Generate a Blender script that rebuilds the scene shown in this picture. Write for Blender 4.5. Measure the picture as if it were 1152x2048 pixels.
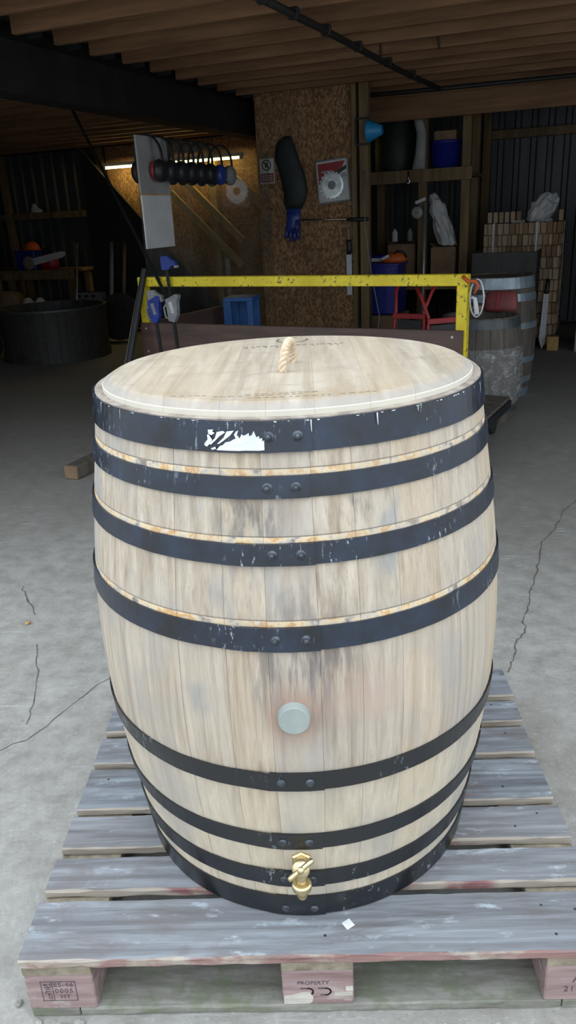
import bpy, bmesh, math, random
from mathutils import Vector, Matrix
from math import sin, cos, pi, radians, sqrt, atan2

for o in list(bpy.data.objects):
    bpy.data.objects.remove(o)
scn = bpy.context.scene
COL = scn.collection
random.seed(7)

# ------------------------------------------------------------------ camera
CAM_POS = Vector((0.6259, -1.1161, 1.536))
PITCH, YAW, ROLL, FPX = radians(20.9862), radians(1.9657), radians(-2.8592), 1546.28
fw = Vector((-sin(YAW) * cos(PITCH), cos(YAW) * cos(PITCH), -sin(PITCH)))
rt = Vector((cos(YAW), sin(YAW), 0))
up = rt.cross(fw)
rt, up = cos(ROLL) * rt + sin(ROLL) * up, -sin(ROLL) * rt + cos(ROLL) * up
cd = bpy.data.cameras.new('camera')
cam = bpy.data.objects.new('camera', cd)
COL.objects.link(cam)
mw = Matrix((rt, up, -fw)).transposed().to_4x4()
mw.translation = CAM_POS
cam.matrix_world = mw
cd.sensor_fit = 'VERTICAL'
cd.sensor_height = 36.0
cd.lens = 36.0 * FPX / 2048.0
cd.clip_end = 200
scn.camera = cam

# ------------------------------------------------------------------ sky and exposure
wd = bpy.data.worlds.new('overcast_sky')
scn.world = wd
wd.use_nodes = True
bg = wd.node_tree.nodes['Background']
bg.inputs[0].default_value = (0.83, 0.925, 1.0, 1)
# standard overcast sky: zenith three times as bright as the horizon
wn, wl = wd.node_tree.nodes, wd.node_tree.links
geo = wn.new('ShaderNodeTexCoord')
sepz = wn.new('ShaderNodeSeparateXYZ')
wl.new(geo.outputs['Generated'], sepz.inputs[0])
mr = wn.new('ShaderNodeMapRange')
mr.inputs[1].default_value, mr.inputs[2].default_value = 0.0, 1.0
mr.inputs[3].default_value, mr.inputs[4].default_value = 0.43, 1.29
wl.new(sepz.outputs[2], mr.inputs[0])
wl.new(mr.outputs[0], bg.inputs[1])
scn.view_settings.view_transform = 'Standard'
scn.view_settings.look = 'None'
scn.view_settings.gamma = 1.0
scn.view_settings.use_curve_mapping = False
scn.view_settings.exposure = 1.42

# ------------------------------------------------------------------ building axes (the shed is turned 20 degrees)
AL = radians(20)
UX = Vector((cos(AL), -sin(AL), 0))
VX = Vector((sin(AL), cos(AL), 0))


def W(u, v, z=0.0):
    p = UX * u + VX * v
    return Vector((p.x, p.y, z))


# ------------------------------------------------------------------ node helpers
class NT:
    def __init__(self, name):
        self.m = bpy.data.materials.new(name)
        self.m.use_nodes = True
        self.t = self.m.node_tree
        self.b = self.t.nodes['Principled BSDF']
        self.out = self.t.nodes['Material Output']

    def put(self, sock, v):
        if isinstance(v, bpy.types.NodeSocket):
            self.t.links.new(v, sock)
        elif isinstance(v, (tuple, list)) and len(v) == 3 and sock.type == 'RGBA':
            sock.default_value = (*v, 1)
        else:
            sock.default_value = v

    def node(self, typ, **kw):
        n = self.t.nodes.new(typ)
        for k, v in kw.items():
            setattr(n, k, v)
        return n

    def coord(self, kind='Object'):
        return self.node('ShaderNodeTexCoord').outputs[kind]

    def scale(self, vec, s, loc=(0, 0, 0)):
        n = self.node('ShaderNodeMapping')
        self.put(n.inputs[0], vec)
        n.inputs[1].default_value = loc
        n.inputs[3].default_value = s
        return n.outputs[0]

    def noise(self, vec, scale=5, detail=4, rough=0.55, dist=0.0):
        n = self.node('ShaderNodeTexNoise')
        self.put(n.inputs['Vector'], vec)
        n.inputs['Scale'].default_value = scale
        n.inputs['Detail'].default_value = detail
        n.inputs['Roughness'].default_value = rough
        n.inputs['Distortion'].default_value = dist
        return n.outputs[0]

    def voro(self, vec, scale=5, feature='F1', out='Distance'):
        n = self.node('ShaderNodeTexVoronoi', feature=feature)
        self.put(n.inputs['Vector'], vec)
        n.inputs['Scale'].default_value = scale
        return n.outputs[out]

    def math(self, op, a, b=0.0, c=0.0, clamp=False):
        n = self.node('ShaderNodeMath', operation=op, use_clamp=clamp)
        self.put(n.inputs[0], a)
        self.put(n.inputs[1], b)
        self.put(n.inputs[2], c)
        return n.outputs[0]

    def step(self, x, a, b, lo=0.0, hi=1.0):
        n = self.node('ShaderNodeMapRange', interpolation_type='SMOOTHSTEP')
        self.put(n.inputs[0], x)
        n.inputs[1].default_value = a
        n.inputs[2].default_value = b
        n.inputs[3].default_value = lo
        n.inputs[4].default_value = hi
        return n.outputs[0]

    def mix(self, f, a, b, mode='MIX'):
        n = self.node('ShaderNodeMix', data_type='RGBA', blend_type=mode)
        n.clamp_factor = True
        self.put(n.inputs[0], f)
        self.put(n.inputs[6], a)
        self.put(n.inputs[7], b)
        return n.outputs[2]

    def ramp(self, f, stops):
        n = self.node('ShaderNodeValToRGB')
        e = n.color_ramp.elements
        while len(e) < len(stops):
            e.new(0.5)
        for k, (p, c) in enumerate(stops):
            e[k].position = p
            e[k].color = (*c, 1)
        self.put(n.inputs[0], f)
        return n.outputs[0]

    def sep(self, vec):
        n = self.node('ShaderNodeSeparateXYZ')
        self.put(n.inputs[0], vec)
        return n.outputs

    def rnd(self):
        return self.node('ShaderNodeObjectInfo').outputs['Random']

    def dist(self, vec, p):
        n = self.node('ShaderNodeVectorMath', operation='DISTANCE')
        self.put(n.inputs[0], vec)
        n.inputs[1].default_value = p
        return n.outputs['Value']

    def offs(self, vec, k):
        """shift the coordinates by the object's own random number"""
        n = self.node('ShaderNodeVectorMath', operation='ADD')
        self.put(n.inputs[0], vec)
        m = self.math('MULTIPLY', self.rnd(), k)
        c = self.node('ShaderNodeCombineXYZ')
        for q in range(3):
            self.put(c.inputs[q], m)
        self.put(n.inputs[1], c.outputs[0])
        return n.outputs[0]

    def bump(self, h, strength=0.3, dist=0.01):
        n = self.node('ShaderNodeBump')
        n.inputs['Strength'].default_value = strength
        n.inputs['Distance'].default_value = dist
        self.put(n.inputs['Height'], h)
        self.put(self.b.inputs['Normal'], n.outputs[0])

    def fin(self, col, rough=0.6, metal=0.0, spec=None):
        self.put(self.b.inputs['Base Color'], col)
        self.put(self.b.inputs['Roughness'], rough)
        self.put(self.b.inputs['Metallic'], metal)
        if spec is not None:
            self.put(self.b.inputs['Specular IOR Level'], spec)
        return self.m


def S(r, g, b):
    """sRGB 0-255 to linear"""
    f = lambda c: c / 12.92 if c <= 0.04045 else ((c + 0.055) / 1.055) ** 2.4
    return tuple(f(c / 255) for c in (r, g, b))


def simple(name, c1, c2=None, scale=12, stretch=(1, 1, 1), rough=0.6, metal=0.0, bump=0.15, bdist=0.004, detail=4, spec=None):
    t = NT(name)
    v = t.offs(t.coord(), 7.0)
    v = t.scale(v, stretch)
    n = t.noise(v, scale, detail, 0.6)
    c2 = c2 or tuple(x * 0.6 for x in c1)
    col = t.ramp(n, [(0.3, c2), (0.7, c1)])
    if bump:
        t.bump(n, bump, bdist)
    return t.fin(col, rough, metal, spec)


M = {}
H1 = 1.0701                      # barrel height


def build_materials():
    # oak staves of the big barrel ------------------------------------------------
    t = NT('oak_staves')
    co = t.coord()
    g = t.noise(t.offs(t.scale(co, (55, 55, 2.2)), 9), 1.0, 6, 0.62, 0.4)
    fine = t.noise(t.offs(t.scale(co, (300, 300, 9)), 5), 1.0, 4, 0.65)
    base = t.ramp(g, [(0.28, (0.275, 0.205, 0.15)), (0.48, (0.48, 0.40, 0.31)), (0.72, (0.64, 0.56, 0.46))])
    base = t.mix(t.math('MULTIPLY', t.step(fine, 0.50, 0.66), 0.5), base, (0.32, 0.25, 0.185))
    r = t.rnd()
    base = t.mix(t.step(r, 0.0, 1.0, 0.0, 0.5), base, (0.46, 0.405, 0.36))
    r2 = t.math('FRACT', t.math('MULTIPLY', r, 7.31))
    base = t.mix(t.step(r2, 0.5, 1.0, 0.0, 0.32), base, (0.58, 0.43, 0.28))
    x, y, z = t.sep(co)
    # paler, yellower wood low down, greyer high up
    base = t.mix(t.step(z, 0.42, 0.30, 0.0, 0.35), base, (0.70, 0.62, 0.47))
    pat = t.noise(t.scale(co, (3.2, 3.2, 2.4)), 1.6, 4, 0.6)
    base = t.mix(t.step(pat, 0.48, 0.68, 0, 0.6), base, (0.36, 0.335, 0.315))
    blue = t.noise(t.scale(co, (5, 5, 2.2), (4, 2, 9)), 1.7, 3, 0.6)
    base = t.mix(t.step(blue, 0.56, 0.72, 0, 0.55), base, (0.26, 0.28, 0.30))
    # dirt streaks under the fourth hoop and round the bung
    st = t.noise(t.scale(co, (45, 45, 5)), 1.0, 4, 0.6)
    d1 = t.dist(t.scale(co, (1, 1, 0.8)), (0.02, -0.44, 0.635 * 0.8))
    m1 = t.math('MULTIPLY', t.step(d1, 0.17, 0.03), t.step(st, 0.42, 0.62))
    base = t.mix(t.math('MULTIPLY', m1, 0.85), base, (0.15, 0.13, 0.125))
    db = t.dist(co, (-0.004, -0.447, 0.5395))
    base = t.mix(t.step(t.math('ADD', db, t.math('MULTIPLY', st, 0.13)), 0.165, 0.065, 0, 0.75), base, (0.34, 0.20, 0.14))
    d3 = t.dist(t.scale(co, (1, 1, 1.5)), (0.13, -0.43, 0.565 * 1.5))
    base = t.mix(t.math('MULTIPLY', t.step(d3, 0.14, 0.0), t.step(st, 0.3, 0.6, 0, 0.6)), base, (0.52, 0.36, 0.29))
    d4 = t.dist(t.scale(co, (1, 1, 1.2)), (-0.06, -0.41, 0.905 * 1.2))
    base = t.mix(t.math('MULTIPLY', t.step(d4, 0.09, 0.02), t.step(st, 0.45, 0.6, 0, 0.75)), base, (0.13, 0.12, 0.12))
    d5 = t.dist(t.scale(co, (1, 1, 1.2)), (0.115, -0.40, 0.91 * 1.2))
    base = t.mix(t.math('MULTIPLY', t.step(d5, 0.045, 0.01), t.step(st, 0.45, 0.6, 0, 0.8)), base, (0.13, 0.12, 0.12))
    # raw strips where the hoops sat before
    bn = t.noise(t.scale(co, (26, 26, 26)), 1.0, 3, 0.6)
    raw = t.ramp(bn, [(0.36, (0.22, 0.19, 0.17)), (0.44, (0.58, 0.51, 0.43)), (0.52, (0.76, 0.60, 0.38)), (0.60, (0.60, 0.33, 0.12)), (0.70, (0.72, 0.66, 0.57))])
    for z0, z1 in ((0.977, 0.9885), (0.864, 0.8745), (0.7155, 0.7265)):
        zz = t.math('ADD', z, t.math('MULTIPLY', t.math('SUBTRACT', fine, 0.5), 0.004))
        inb = t.math('MULTIPLY', t.step(zz, z1, z1 - 0.0012), t.step(z, z0 - 0.01, z0))
        base = t.mix(t.math('MULTIPLY', inb, t.step(pat, 0.3, 0.62, 0.55, 0.95)), base, raw)
        ln = t.math('MULTIPLY', t.step(z, z1 - 0.0006, z1 + 0.0004), t.step(z, z1 + 0.0024, z1 + 0.001))
        base = t.mix(t.math('MULTIPLY', ln, 0.7), base, (0.10, 0.075, 0.06))
    # end grain on the top rim
    base = t.mix(t.step(z, H1 - 0.004, H1 - 0.0005, 0, 0.8), base, t.ramp(bn, [(0.35, (0.16, 0.13, 0.11)), (0.65, (0.38, 0.33, 0.29))]))
    t.bump(g, 0.25, 0.002)
    M['oak'] = t.fin(base, 0.62, 0, 0.3)

    # lid ------------------------------------------------------------------------
    t = NT('lid_boards')
    co = t.coord()
    g = t.noise(t.offs(t.scale(co, (40, 3, 20)), 6), 1.0, 5, 0.6, 0.5)
    sw = t.noise(t.scale(co, (5, 9, 1)), 1.0, 5, 0.65, 1.5)
    base = t.ramp(g, [(0.28, (0.31, 0.25, 0.185)), (0.55, (0.44, 0.375, 0.30)), (0.78, (0.53, 0.47, 0.39))])
    base = t.mix(t.step(sw, 0.48, 0.66, 0, 0.55), base, (0.30, 0.255, 0.21))
    base = t.mix(t.step(t.rnd(), 0, 1, 0, 0.25), base, (0.47, 0.36, 0.23))
    x, y, z = t.sep(co)
    fr = t.noise(t.scale(co, (9, 9, 1), (3, 1, 0)), 1.0, 4, 0.65)
    m = t.math('MULTIPLY', t.step(y, -0.2, -0.345), t.step(fr, 0.42, 0.62))
    base = t.mix(t.math('MULTIPLY', m, 0.6), base, (0.35, 0.25, 0.15))
    rr = t.math('SQRT', t.math('ADD', t.math('MULTIPLY', x, x), t.math('MULTIPLY', y, y)))
    base = t.mix(t.step(rr, 0.352, 0.364, 0, 0.45), base, (0.33, 0.32, 0.32))
    base = t.mix(t.step(rr, 0.3735, 0.3745), base, (0.66, 0.61, 0.52))
    t.bump(g, 0.2, 0.002)
    M['lid'] = t.fin(base, 0.62, 0, 0.3)
    M['ink'] = simple('stencil_ink', (0.10, 0.085, 0.07), (0.22, 0.18, 0.14), 60, rough=0.8, bump=0)

    # hoops ----------------------------------------------------------------------
    def hoop(name, flake, blue):
        t = NT(name)
        co = t.coord()
        a = t.noise(t.scale(co, (14, 14, 14)), 1.0, 5, 0.65)
        base = t.ramp(a, [(0.35, (0.007, 0.009, 0.013)), (0.65, blue), (0.8, tuple(c * 2.2 for c in blue))])
        sc = t.noise(t.scale(co, (120, 120, 34)), 1.0, 4, 0.7)
        zone = t.noise(t.scale(co, (7, 7, 5), (3, 3, 3)), 1.0, 2, 0.5)
        f = t.math('MULTIPLY', t.step(sc, flake, flake + 0.06), t.step(zone, 0.5, 0.64))
        base = t.mix(t.math('MULTIPLY', f, 0.75), base, (0.40, 0.45, 0.50))
        t.bump(a, 0.08, 0.002)
        M[name] = t.fin(base, t.step(a, 0.3, 0.7, 0.26, 0.42), 0.0, 0.75)
    hoop('painted_hoop_upper', 0.59, (0.010, 0.020, 0.044))
    hoop('painted_hoop_lower', 0.60, (0.007, 0.009, 0.012))
    M['rivet'] = simple('rivet_steel', (0.10, 0.115, 0.135), (0.03, 0.035, 0.045), 90, rough=0.35, metal=0.5, bump=0)
    M['sticker'] = simple('torn_label', (0.80, 0.82, 0.82), (0.62, 0.64, 0.66), 40, rough=0.6, bump=0.05)
    M['chip'] = simple('white_paint_chip', (0.78, 0.79, 0.78), (0.6, 0.6, 0.6), 40, rough=0.6, bump=0)
    M['bung'] = simple('silicone_bung', (0.345, 0.38, 0.36), (0.28, 0.31, 0.30), 25, rough=0.5, bump=0.05)
    M['brass'] = simple('brass', (0.74, 0.63, 0.40), (0.56, 0.45, 0.25), 50, rough=0.32, metal=1.0, bump=0.03)
    M['rope'] = simple('cotton_rope', (0.72, 0.60, 0.45), (0.52, 0.38, 0.25), 120, rough=0.9, bump=0.5, bdist=0.001)

    # pallet ---------------------------------------------------------------------
    def pal(name, red, x0):
        t = NT(name)
        co = t.coord()
        v = t.offs(co, 11)
        g = t.noise(t.scale(v, (2.2, 42, 42)), 1.0, 6, 0.65, 0.6)
        w = t.noise(t.scale(v, (5, 9, 9)), 1.0, 4, 0.65, 0.8)
        base = t.ramp(g, [(0.26, (0.085, 0.085, 0.095)), (0.5, (0.20, 0.215, 0.24)), (0.74, (0.36, 0.395, 0.44))])
        base = t.mix(t.step(w, 0.48, 0.70, 0, 0.6), base, (0.14, 0.12, 0.12))
        base = t.mix(t.step(t.rnd(), 0, 1, 0, 0.25), base, (0.24, 0.20, 0.175))
        w2 = t.noise(t.scale(v, (9, 26, 26), (2, 5, 1)), 1.0, 4, 0.7)
        base = t.mix(t.step(w2, 0.58, 0.72, 0, 0.65), base, (0.47, 0.52, 0.57))
        base = t.mix(t.step(w2, 0.34, 0.24, 0, 0.6), base, (0.20, 0.115, 0.10))
        nx, ny, nz = t.sep(t.coord('Normal'))
        x, y, z = t.sep(co)
        edge = t.step(ny, -0.25, -0.7)
        wood = t.ramp(g, [(0.3, (0.24, 0.20, 0.165)), (0.7, (0.47, 0.415, 0.35))])
        redc = t.ramp(g, [(0.3, (0.135, 0.045, 0.045)), (0.7, (0.30, 0.155, 0.15))])
        rm = t.math('MULTIPLY', t.step(t.math('ADD', w, t.math('MULTIPLY', t.math('SUBTRACT', w2, 0.5), 0.5)), 0.64, 0.42), red)
        rm = t.math('MULTIPLY', rm, t.step(t.math('ABSOLUTE', t.math('SUBTRACT', x, 0.63)), x0 + 0.02, x0 - 0.02))
        base = t.mix(edge, base, t.mix(rm, wood, redc))
        t.bump(g, 0.5, 0.003)
        M[name] = t.fin(base, 0.75, 0, 0.25)
    pal('pallet_deck_wood', 1.0, 0.36)
    pal('pallet_front_wood', 0.8, 0.62)

    t = NT('pallet_block_paint')
    v = t.offs(t.coord(), 5)
    g = t.noise(t.scale(v, (4, 30, 45)), 1.0, 5, 0.65, 0.5)
    w = t.noise(t.scale(v, (10, 10, 24)), 1.0, 4, 0.65)
    base = t.ramp(g, [(0.3, (0.215, 0.135, 0.13)), (0.7, (0.40, 0.30, 0.29))])
    base = t.mix(t.step(w, 0.58, 0.68, 0, 0.8), base, (0.44, 0.38, 0.34))
    t.bump(g, 0.4, 0.003)
    M['block'] = t.fin(base, 0.75, 0, 0.2)
    M['stringer'] = simple('pallet_stringer_wood', (0.33, 0.285, 0.21), (0.15, 0.125, 0.09), 1.0, (30, 30, 30), 0.8, bump=0.3)
    t = NT('pallet_base_wood')
    v = t.offs(t.coord(), 5)
    g = t.noise(t.scale(v, (6, 40, 40)), 1.0, 5, 0.65)
    w = t.noise(v, 14, 5, 0.7)
    base = t.ramp(g, [(0.3, (0.14, 0.13, 0.115)), (0.7, (0.33, 0.315, 0.285))])
    base = t.mix(t.step(w, 0.42, 0.62, 0, 0.65), base, (0.15, 0.175, 0.105))
    t.bump(w, 0.4, 0.004)
    M['base'] = t.fin(base, 0.85, 0, 0.2)
    M['blockink'] = simple('block_stamp_ink', (0.055, 0.045, 0.065), (0.13, 0.09, 0.11), 130, rough=0.8, bump=0)
    M['rawwood'] = simple('split_raw_wood', (0.62, 0.585, 0.53), (0.42, 0.38, 0.33), 1.0, (20, 60, 90), 0.8)

    # concrete -------------------------------------------------------------------
    t = NT('concrete_floor')
    co = t.coord()
    big = t.noise(co, 0.9, 5, 0.62)
    mid = t.noise(co, 11, 7, 0.72)
    fine = t.noise(co, 85, 5, 0.75)
    base = t.ramp(mid, [(0.30, (0.22, 0.207, 0.19)), (0.5, (0.315, 0.302, 0.282)), (0.70, (0.40, 0.388, 0.368))])
    base = t.mix(t.step(big, 0.4, 0.66, 0, 0.5), base, (0.235, 0.212, 0.18))
    x, y, z = t.sep(co)
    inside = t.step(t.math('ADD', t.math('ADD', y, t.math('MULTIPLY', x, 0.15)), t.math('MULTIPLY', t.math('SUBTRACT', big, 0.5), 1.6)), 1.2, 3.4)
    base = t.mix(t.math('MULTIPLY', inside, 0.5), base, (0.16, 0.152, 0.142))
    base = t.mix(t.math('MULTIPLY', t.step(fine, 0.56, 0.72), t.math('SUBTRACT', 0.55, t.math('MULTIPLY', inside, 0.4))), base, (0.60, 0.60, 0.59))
    base = t.mix(t.math('MULTIPLY', t.step(fine, 0.42, 0.30), 0.55), base, (0.12, 0.115, 0.105))
    scr = t.noise(t.scale(co, (5, 70, 1)), 1.0, 3, 0.6, 1.2)
    scz = t.noise(co, 2.2, 2, 0.5)
    base = t.mix(t.math('MULTIPLY', t.math('MULTIPLY', t.step(scr, 0.60, 0.68), t.step(scz, 0.42, 0.55)), 0.6), base, (0.42, 0.42, 0.41))
    t.bump(t.math('ADD', fine, t.math('MULTIPLY', mid, 1.5)), 0.35, 0.006)
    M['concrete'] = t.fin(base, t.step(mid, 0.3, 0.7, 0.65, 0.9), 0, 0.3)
    M['crack'] = simple('crack_shadow', (0.13, 0.118, 0.10), (0.07, 0.062, 0.053), 30, rough=0.95, bump=0)
    M['stone'] = simple('pebble', (0.36, 0.34, 0.31), (0.18, 0.17, 0.155), 40, rough=0.9)
    M['leaf'] = simple('dry_leaf', (0.55, 0.36, 0.14), (0.35, 0.2, 0.08), 40, rough=0.8)

    # shed -----------------------------------------------------------------------
    M['joist'] = simple('joist_timber', (0.27, 0.145, 0.07), (0.125, 0.06, 0.026), 1.0, (1.2, 14, 14), 0.75)
    M['post'] = simple('post_timber', (0.23, 0.155, 0.072), (0.11, 0.07, 0.033), 1.0, (14, 14, 1.5), 0.75)
    M['palewood'] = simple('pale_brace_timber', (0.50, 0.36, 0.19), (0.34, 0.235, 0.12), 1.0, (9, 9, 3), 0.75)
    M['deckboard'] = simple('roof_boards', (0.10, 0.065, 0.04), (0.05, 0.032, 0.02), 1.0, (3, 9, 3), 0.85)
    M['steel'] = simple('dark_steel', (0.022, 0.023, 0.025), (0.010, 0.010, 0.011), 6, rough=0.55, metal=0.3, bump=0.05)
    M['pipe'] = simple('black_pipe', (0.018, 0.016, 0.014), (0.008, 0.008, 0.008), 20, rough=0.6)
    M['galv'] = simple('galvanised_bolt', (0.55, 0.55, 0.54), (0.35, 0.35, 0.35), 30, rough=0.4, metal=0.7, bump=0)
    t = NT('osb_board')
    v = t.scale(t.coord(), (1, 1, 1))
    c = t.voro(t.scale(v, (75, 75, 38)), 1.0, 'F1', 'Color')
    n = t.noise(v, 3.0, 4, 0.6)
    cs = t.sep(c)[0]
    base = t.ramp(cs, [(0.1, (0.15, 0.075, 0.034)), (0.5, (0.25, 0.135, 0.066)), (0.9, (0.37, 0.225, 0.115))])
    base = t.mix(t.step(n, 0.45, 0.68, 0, 0.6), base, (0.12, 0.072, 0.045))
    t.bump(cs, 0.2, 0.003)
    M['osb'] = t.fin(base, 0.75, 0, 0.25)
    M['metalwall'] = simple('corrugated_sheet', (0.085, 0.093, 0.10), (0.05, 0.055, 0.06), 1.0, (6, 6, 1), 0.5, 0.2, 0.05)
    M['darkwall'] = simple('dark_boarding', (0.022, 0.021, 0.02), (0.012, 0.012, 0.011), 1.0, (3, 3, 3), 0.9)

    # shop things ----------------------------------------------------------------
    t = NT('chipped_yellow_paint')
    co = t.coord()
    n = t.noise(co, 34, 5, 0.72)
    z = t.noise(co, 5, 3, 0.6)
    yel = t.ramp(z, [(0.3, (0.62, 0.47, 0.02)), (0.7, (0.80, 0.64, 0.035))])
    m = t.step(t.math('ADD', n, t.math('MULTIPLY', z, 0.25)), 0.70, 0.75)
    M['yellow'] = t.fin(t.mix(m, yel, (0.10, 0.075, 0.05)), 0.5, 0, 0.4)
    M['brownply'] = simple('brown_filmed_ply', (0.105, 0.058, 0.046), (0.055, 0.032, 0.028), 1.0, (4, 30, 30), 0.45, bump=0.1)
    M['black'] = simple('black_plastic', (0.020, 0.020, 0.022), (0.010, 0.010, 0.011), 20, rough=0.45)
    M['rubber'] = simple('black_rubber', (0.022, 0.022, 0.022), (0.012, 0.012, 0.012), 20, rough=0.8)
    M['greyplastic'] = simple('grey_plastic', (0.26, 0.27, 0.28), (0.17, 0.18, 0.19), 20, rough=0.5)
    M['white'] = simple('white_board', (0.66, 0.67, 0.68), (0.55, 0.56, 0.57), 5, rough=0.5, bump=0.03)
    M['greyboard'] = simple('grey_scuffed_board', (0.36, 0.36, 0.36), (0.26, 0.26, 0.26), 5, rough=0.5, bump=0.03)
    M['paper'] = simple('white_paper', (0.62, 0.62, 0.62), (0.45, 0.45, 0.46), 9, rough=0.75)
    M['blue'] = simple('blue_paint', (0.022, 0.11, 0.33), (0.012, 0.07, 0.23), 8, rough=0.45, bump=0.05)
    M['bluebin'] = simple('deep_blue_plastic', (0.015, 0.025, 0.28), (0.008, 0.014, 0.17), 8, rough=0.4, bump=0.05)
    M['cyan'] = simple('bright_blue_plastic', (0.03, 0.30, 0.62), (0.02, 0.22, 0.5), 8, rough=0.4, bump=0.05)
    M['navyglove'] = simple('blue_rubber_glove', (0.035, 0.065, 0.32), (0.015, 0.03, 0.17), 22, rough=0.35)
    M['sleeve'] = simple('black_green_sleeve', (0.020, 0.028, 0.026), (0.010, 0.014, 0.013), 15, rough=0.6)
    M['red'] = simple('red_paint', (0.36, 0.018, 0.020), (0.22, 0.012, 0.014), 10, rough=0.45, bump=0.05)
    M['maroon'] = simple('faded_red_bag', (0.25, 0.055, 0.055), (0.15, 0.035, 0.035), 10, rough=0.6)
    M['orange'] = simple('orange_plastic', (0.62, 0.12, 0.02), (0.42, 0.07, 0.012), 15, rough=0.5)
    M['chrome'] = simple('bright_steel', (0.62, 0.64, 0.66), (0.40, 0.42, 0.44), 25, rough=0.22, metal=1.0, bump=0.05)
    M['cardboard'] = simple('cardboard', (0.27, 0.175, 0.10), (0.19, 0.12, 0.07), 9, rough=0.85)
    M['darkoak'] = simple('dark_weathered_oak', (0.135, 0.115, 0.095), (0.06, 0.052, 0.045), 1.0, (22, 22, 2), 0.75)
    M['tubwood'] = simple('black_tarred_oak', (0.050, 0.044, 0.042), (0.020, 0.018, 0.018), 1.0, (18, 18, 2), 0.6)
    M['galvhoop'] = simple('zinc_hoop', (0.34, 0.41, 0.46), (0.20, 0.25, 0.30), 9, rough=0.45, metal=0.5, bump=0.05)
    M['darkhoop'] = simple('dull_hoop', (0.10, 0.115, 0.125), (0.05, 0.06, 0.065), 9, rough=0.5, metal=0.4, bump=0.05)
    M['stackwood'] = simple('oak_offcuts', (0.43, 0.315, 0.195), (0.24, 0.165, 0.10), 1.0, (50, 50, 12), 0.8)
    t = NT('oak_offcut_shades')
    n = t.noise(t.scale(t.coord(), (50, 50, 12)), 1.0, 4, 0.6)
    c = t.ramp(t.rnd(), [(0.0, (0.20, 0.115, 0.065)), (0.35, (0.34, 0.225, 0.13)), (0.7, (0.45, 0.335, 0.21)), (1.0, (0.36, 0.30, 0.23))])
    M['offcut'] = t.fin(t.mix(t.step(n, 0.4, 0.7, 0, 0.5), c, (0.16, 0.10, 0.06)), 0.8)
    M['strap'] = simple('white_strap', (0.60, 0.61, 0.63), (0.48, 0.49, 0.51), 30, rough=0.5)
    M['saw'] = simple('pale_blade_cover', (0.62, 0.66, 0.70), (0.50, 0.54, 0.58), 12, rough=0.4, bump=0.03)
    # cling film
    t = NT('cling_film')
    n = t.noise(t.scale(t.coord(), (14, 14, 22)), 1.0, 5, 0.7, 1.0)
    t.bump(n, 1.0, 0.02)
    t.fin((0.7, 0.72, 0.74), 0.18, 0, 0.7)
    tr = t.node('ShaderNodeBsdfTransparent')
    mx = t.node('ShaderNodeMixShader')
    t.put(mx.inputs[0], t.step(n, 0.45, 0.7, 0.12, 0.5))
    t.t.links.new(tr.outputs[0], mx.inputs[1])
    t.t.links.new(t.b.outputs[0], mx.inputs[2])
    t.t.links.new(mx.outputs[0], t.out.inputs[0])
    M['film'] = t.m
    # clear sheet: transparent, with Fresnel reflection and a little dust
    t = NT('clear_plastic_sheet')
    tr = t.node('ShaderNodeBsdfTransparent')
    tr.inputs[0].default_value = (0.86, 0.88, 0.84, 1)
    gl = t.node('ShaderNodeBsdfGlossy')
    gl.inputs['Roughness'].default_value = 0.03
    fr = t.node('ShaderNodeFresnel')
    fr.inputs[0].default_value = 1.55
    t.fin((0.35, 0.35, 0.33), 0.8)
    m1 = t.node('ShaderNodeMixShader')
    dust = t.noise(t.coord(), 2.5, 4, 0.6)
    t.put(m1.inputs[0], t.step(dust, 0.35, 0.75, 0.03, 0.12))
    t.t.links.new(tr.outputs[0], m1.inputs[1])
    t.t.links.new(t.b.outputs[0], m1.inputs[2])
    m2 = t.node('ShaderNodeMixShader')
    gm = t.node('ShaderNodeNewGeometry')     # reflect at the outer faces only
    t.put(m2.inputs[0], t.math('MULTIPLY', fr.outputs[0], t.math('SUBTRACT', 1.0, gm.outputs['Backfacing'])))
    t.t.links.new(m1.outputs[0], m2.inputs[1])
    t.t.links.new(gl.outputs[0], m2.inputs[2])
    t.t.links.new(m2.outputs[0], t.out.inputs[0])
    M['clear'] = t.m
    # fluorescent tube
    t = NT('lit_tube')
    t.fin((0.9, 0.85, 0.6), 0.5)
    t.b.inputs['Emission Color'].default_value = (1.0, 0.80, 0.28, 1)
    t.b.inputs['Emission Strength'].default_value = 11.0
    M['tube'] = t.m


build_materials()


# ------------------------------------------------------------------ mesh helpers
def obj(name, bm, m, parent=None, smooth=False, loc=None, rotz=None):
    me = bpy.data.meshes.new(name)
    bmesh.ops.recalc_face_normals(bm, faces=bm.faces[:])
    bm.to_mesh(me)
    bm.free()
    return link(name, me, m, parent, smooth, loc, rotz)


def link(name, me, m, parent=None, smooth=False, loc=None, rotz=None):
    if isinstance(m, str):
        m = M[m]
    if m and not me.materials:
        me.materials.append(m)
    if smooth:
        for p in me.polygons:
            p.use_smooth = True
    o = bpy.data.objects.new(name, me)
    COL.objects.link(o)
    if parent:
        o.parent = parent
    if loc is not None:
        o.location = loc
    if rotz is not None:
        o.rotation_euler = (0, 0, rotz)
    return o


def tag(o, label, cat, group=None):
    o['label'] = label
    o['category'] = cat
    if group:
        o['group'] = group
    return o


def thing(name, label, cat, loc=(0, 0, 0), rotz=0.0, group=None):
    o = bpy.data.objects.new(name, None)
    o.empty_display_size = 0.1
    COL.objects.link(o)
    o.location = loc
    o.rotation_euler = (0, 0, rotz)
    return tag(o, label, cat, group)


def struct(o):
    o['kind'] = 'structure'
    return o


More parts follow.
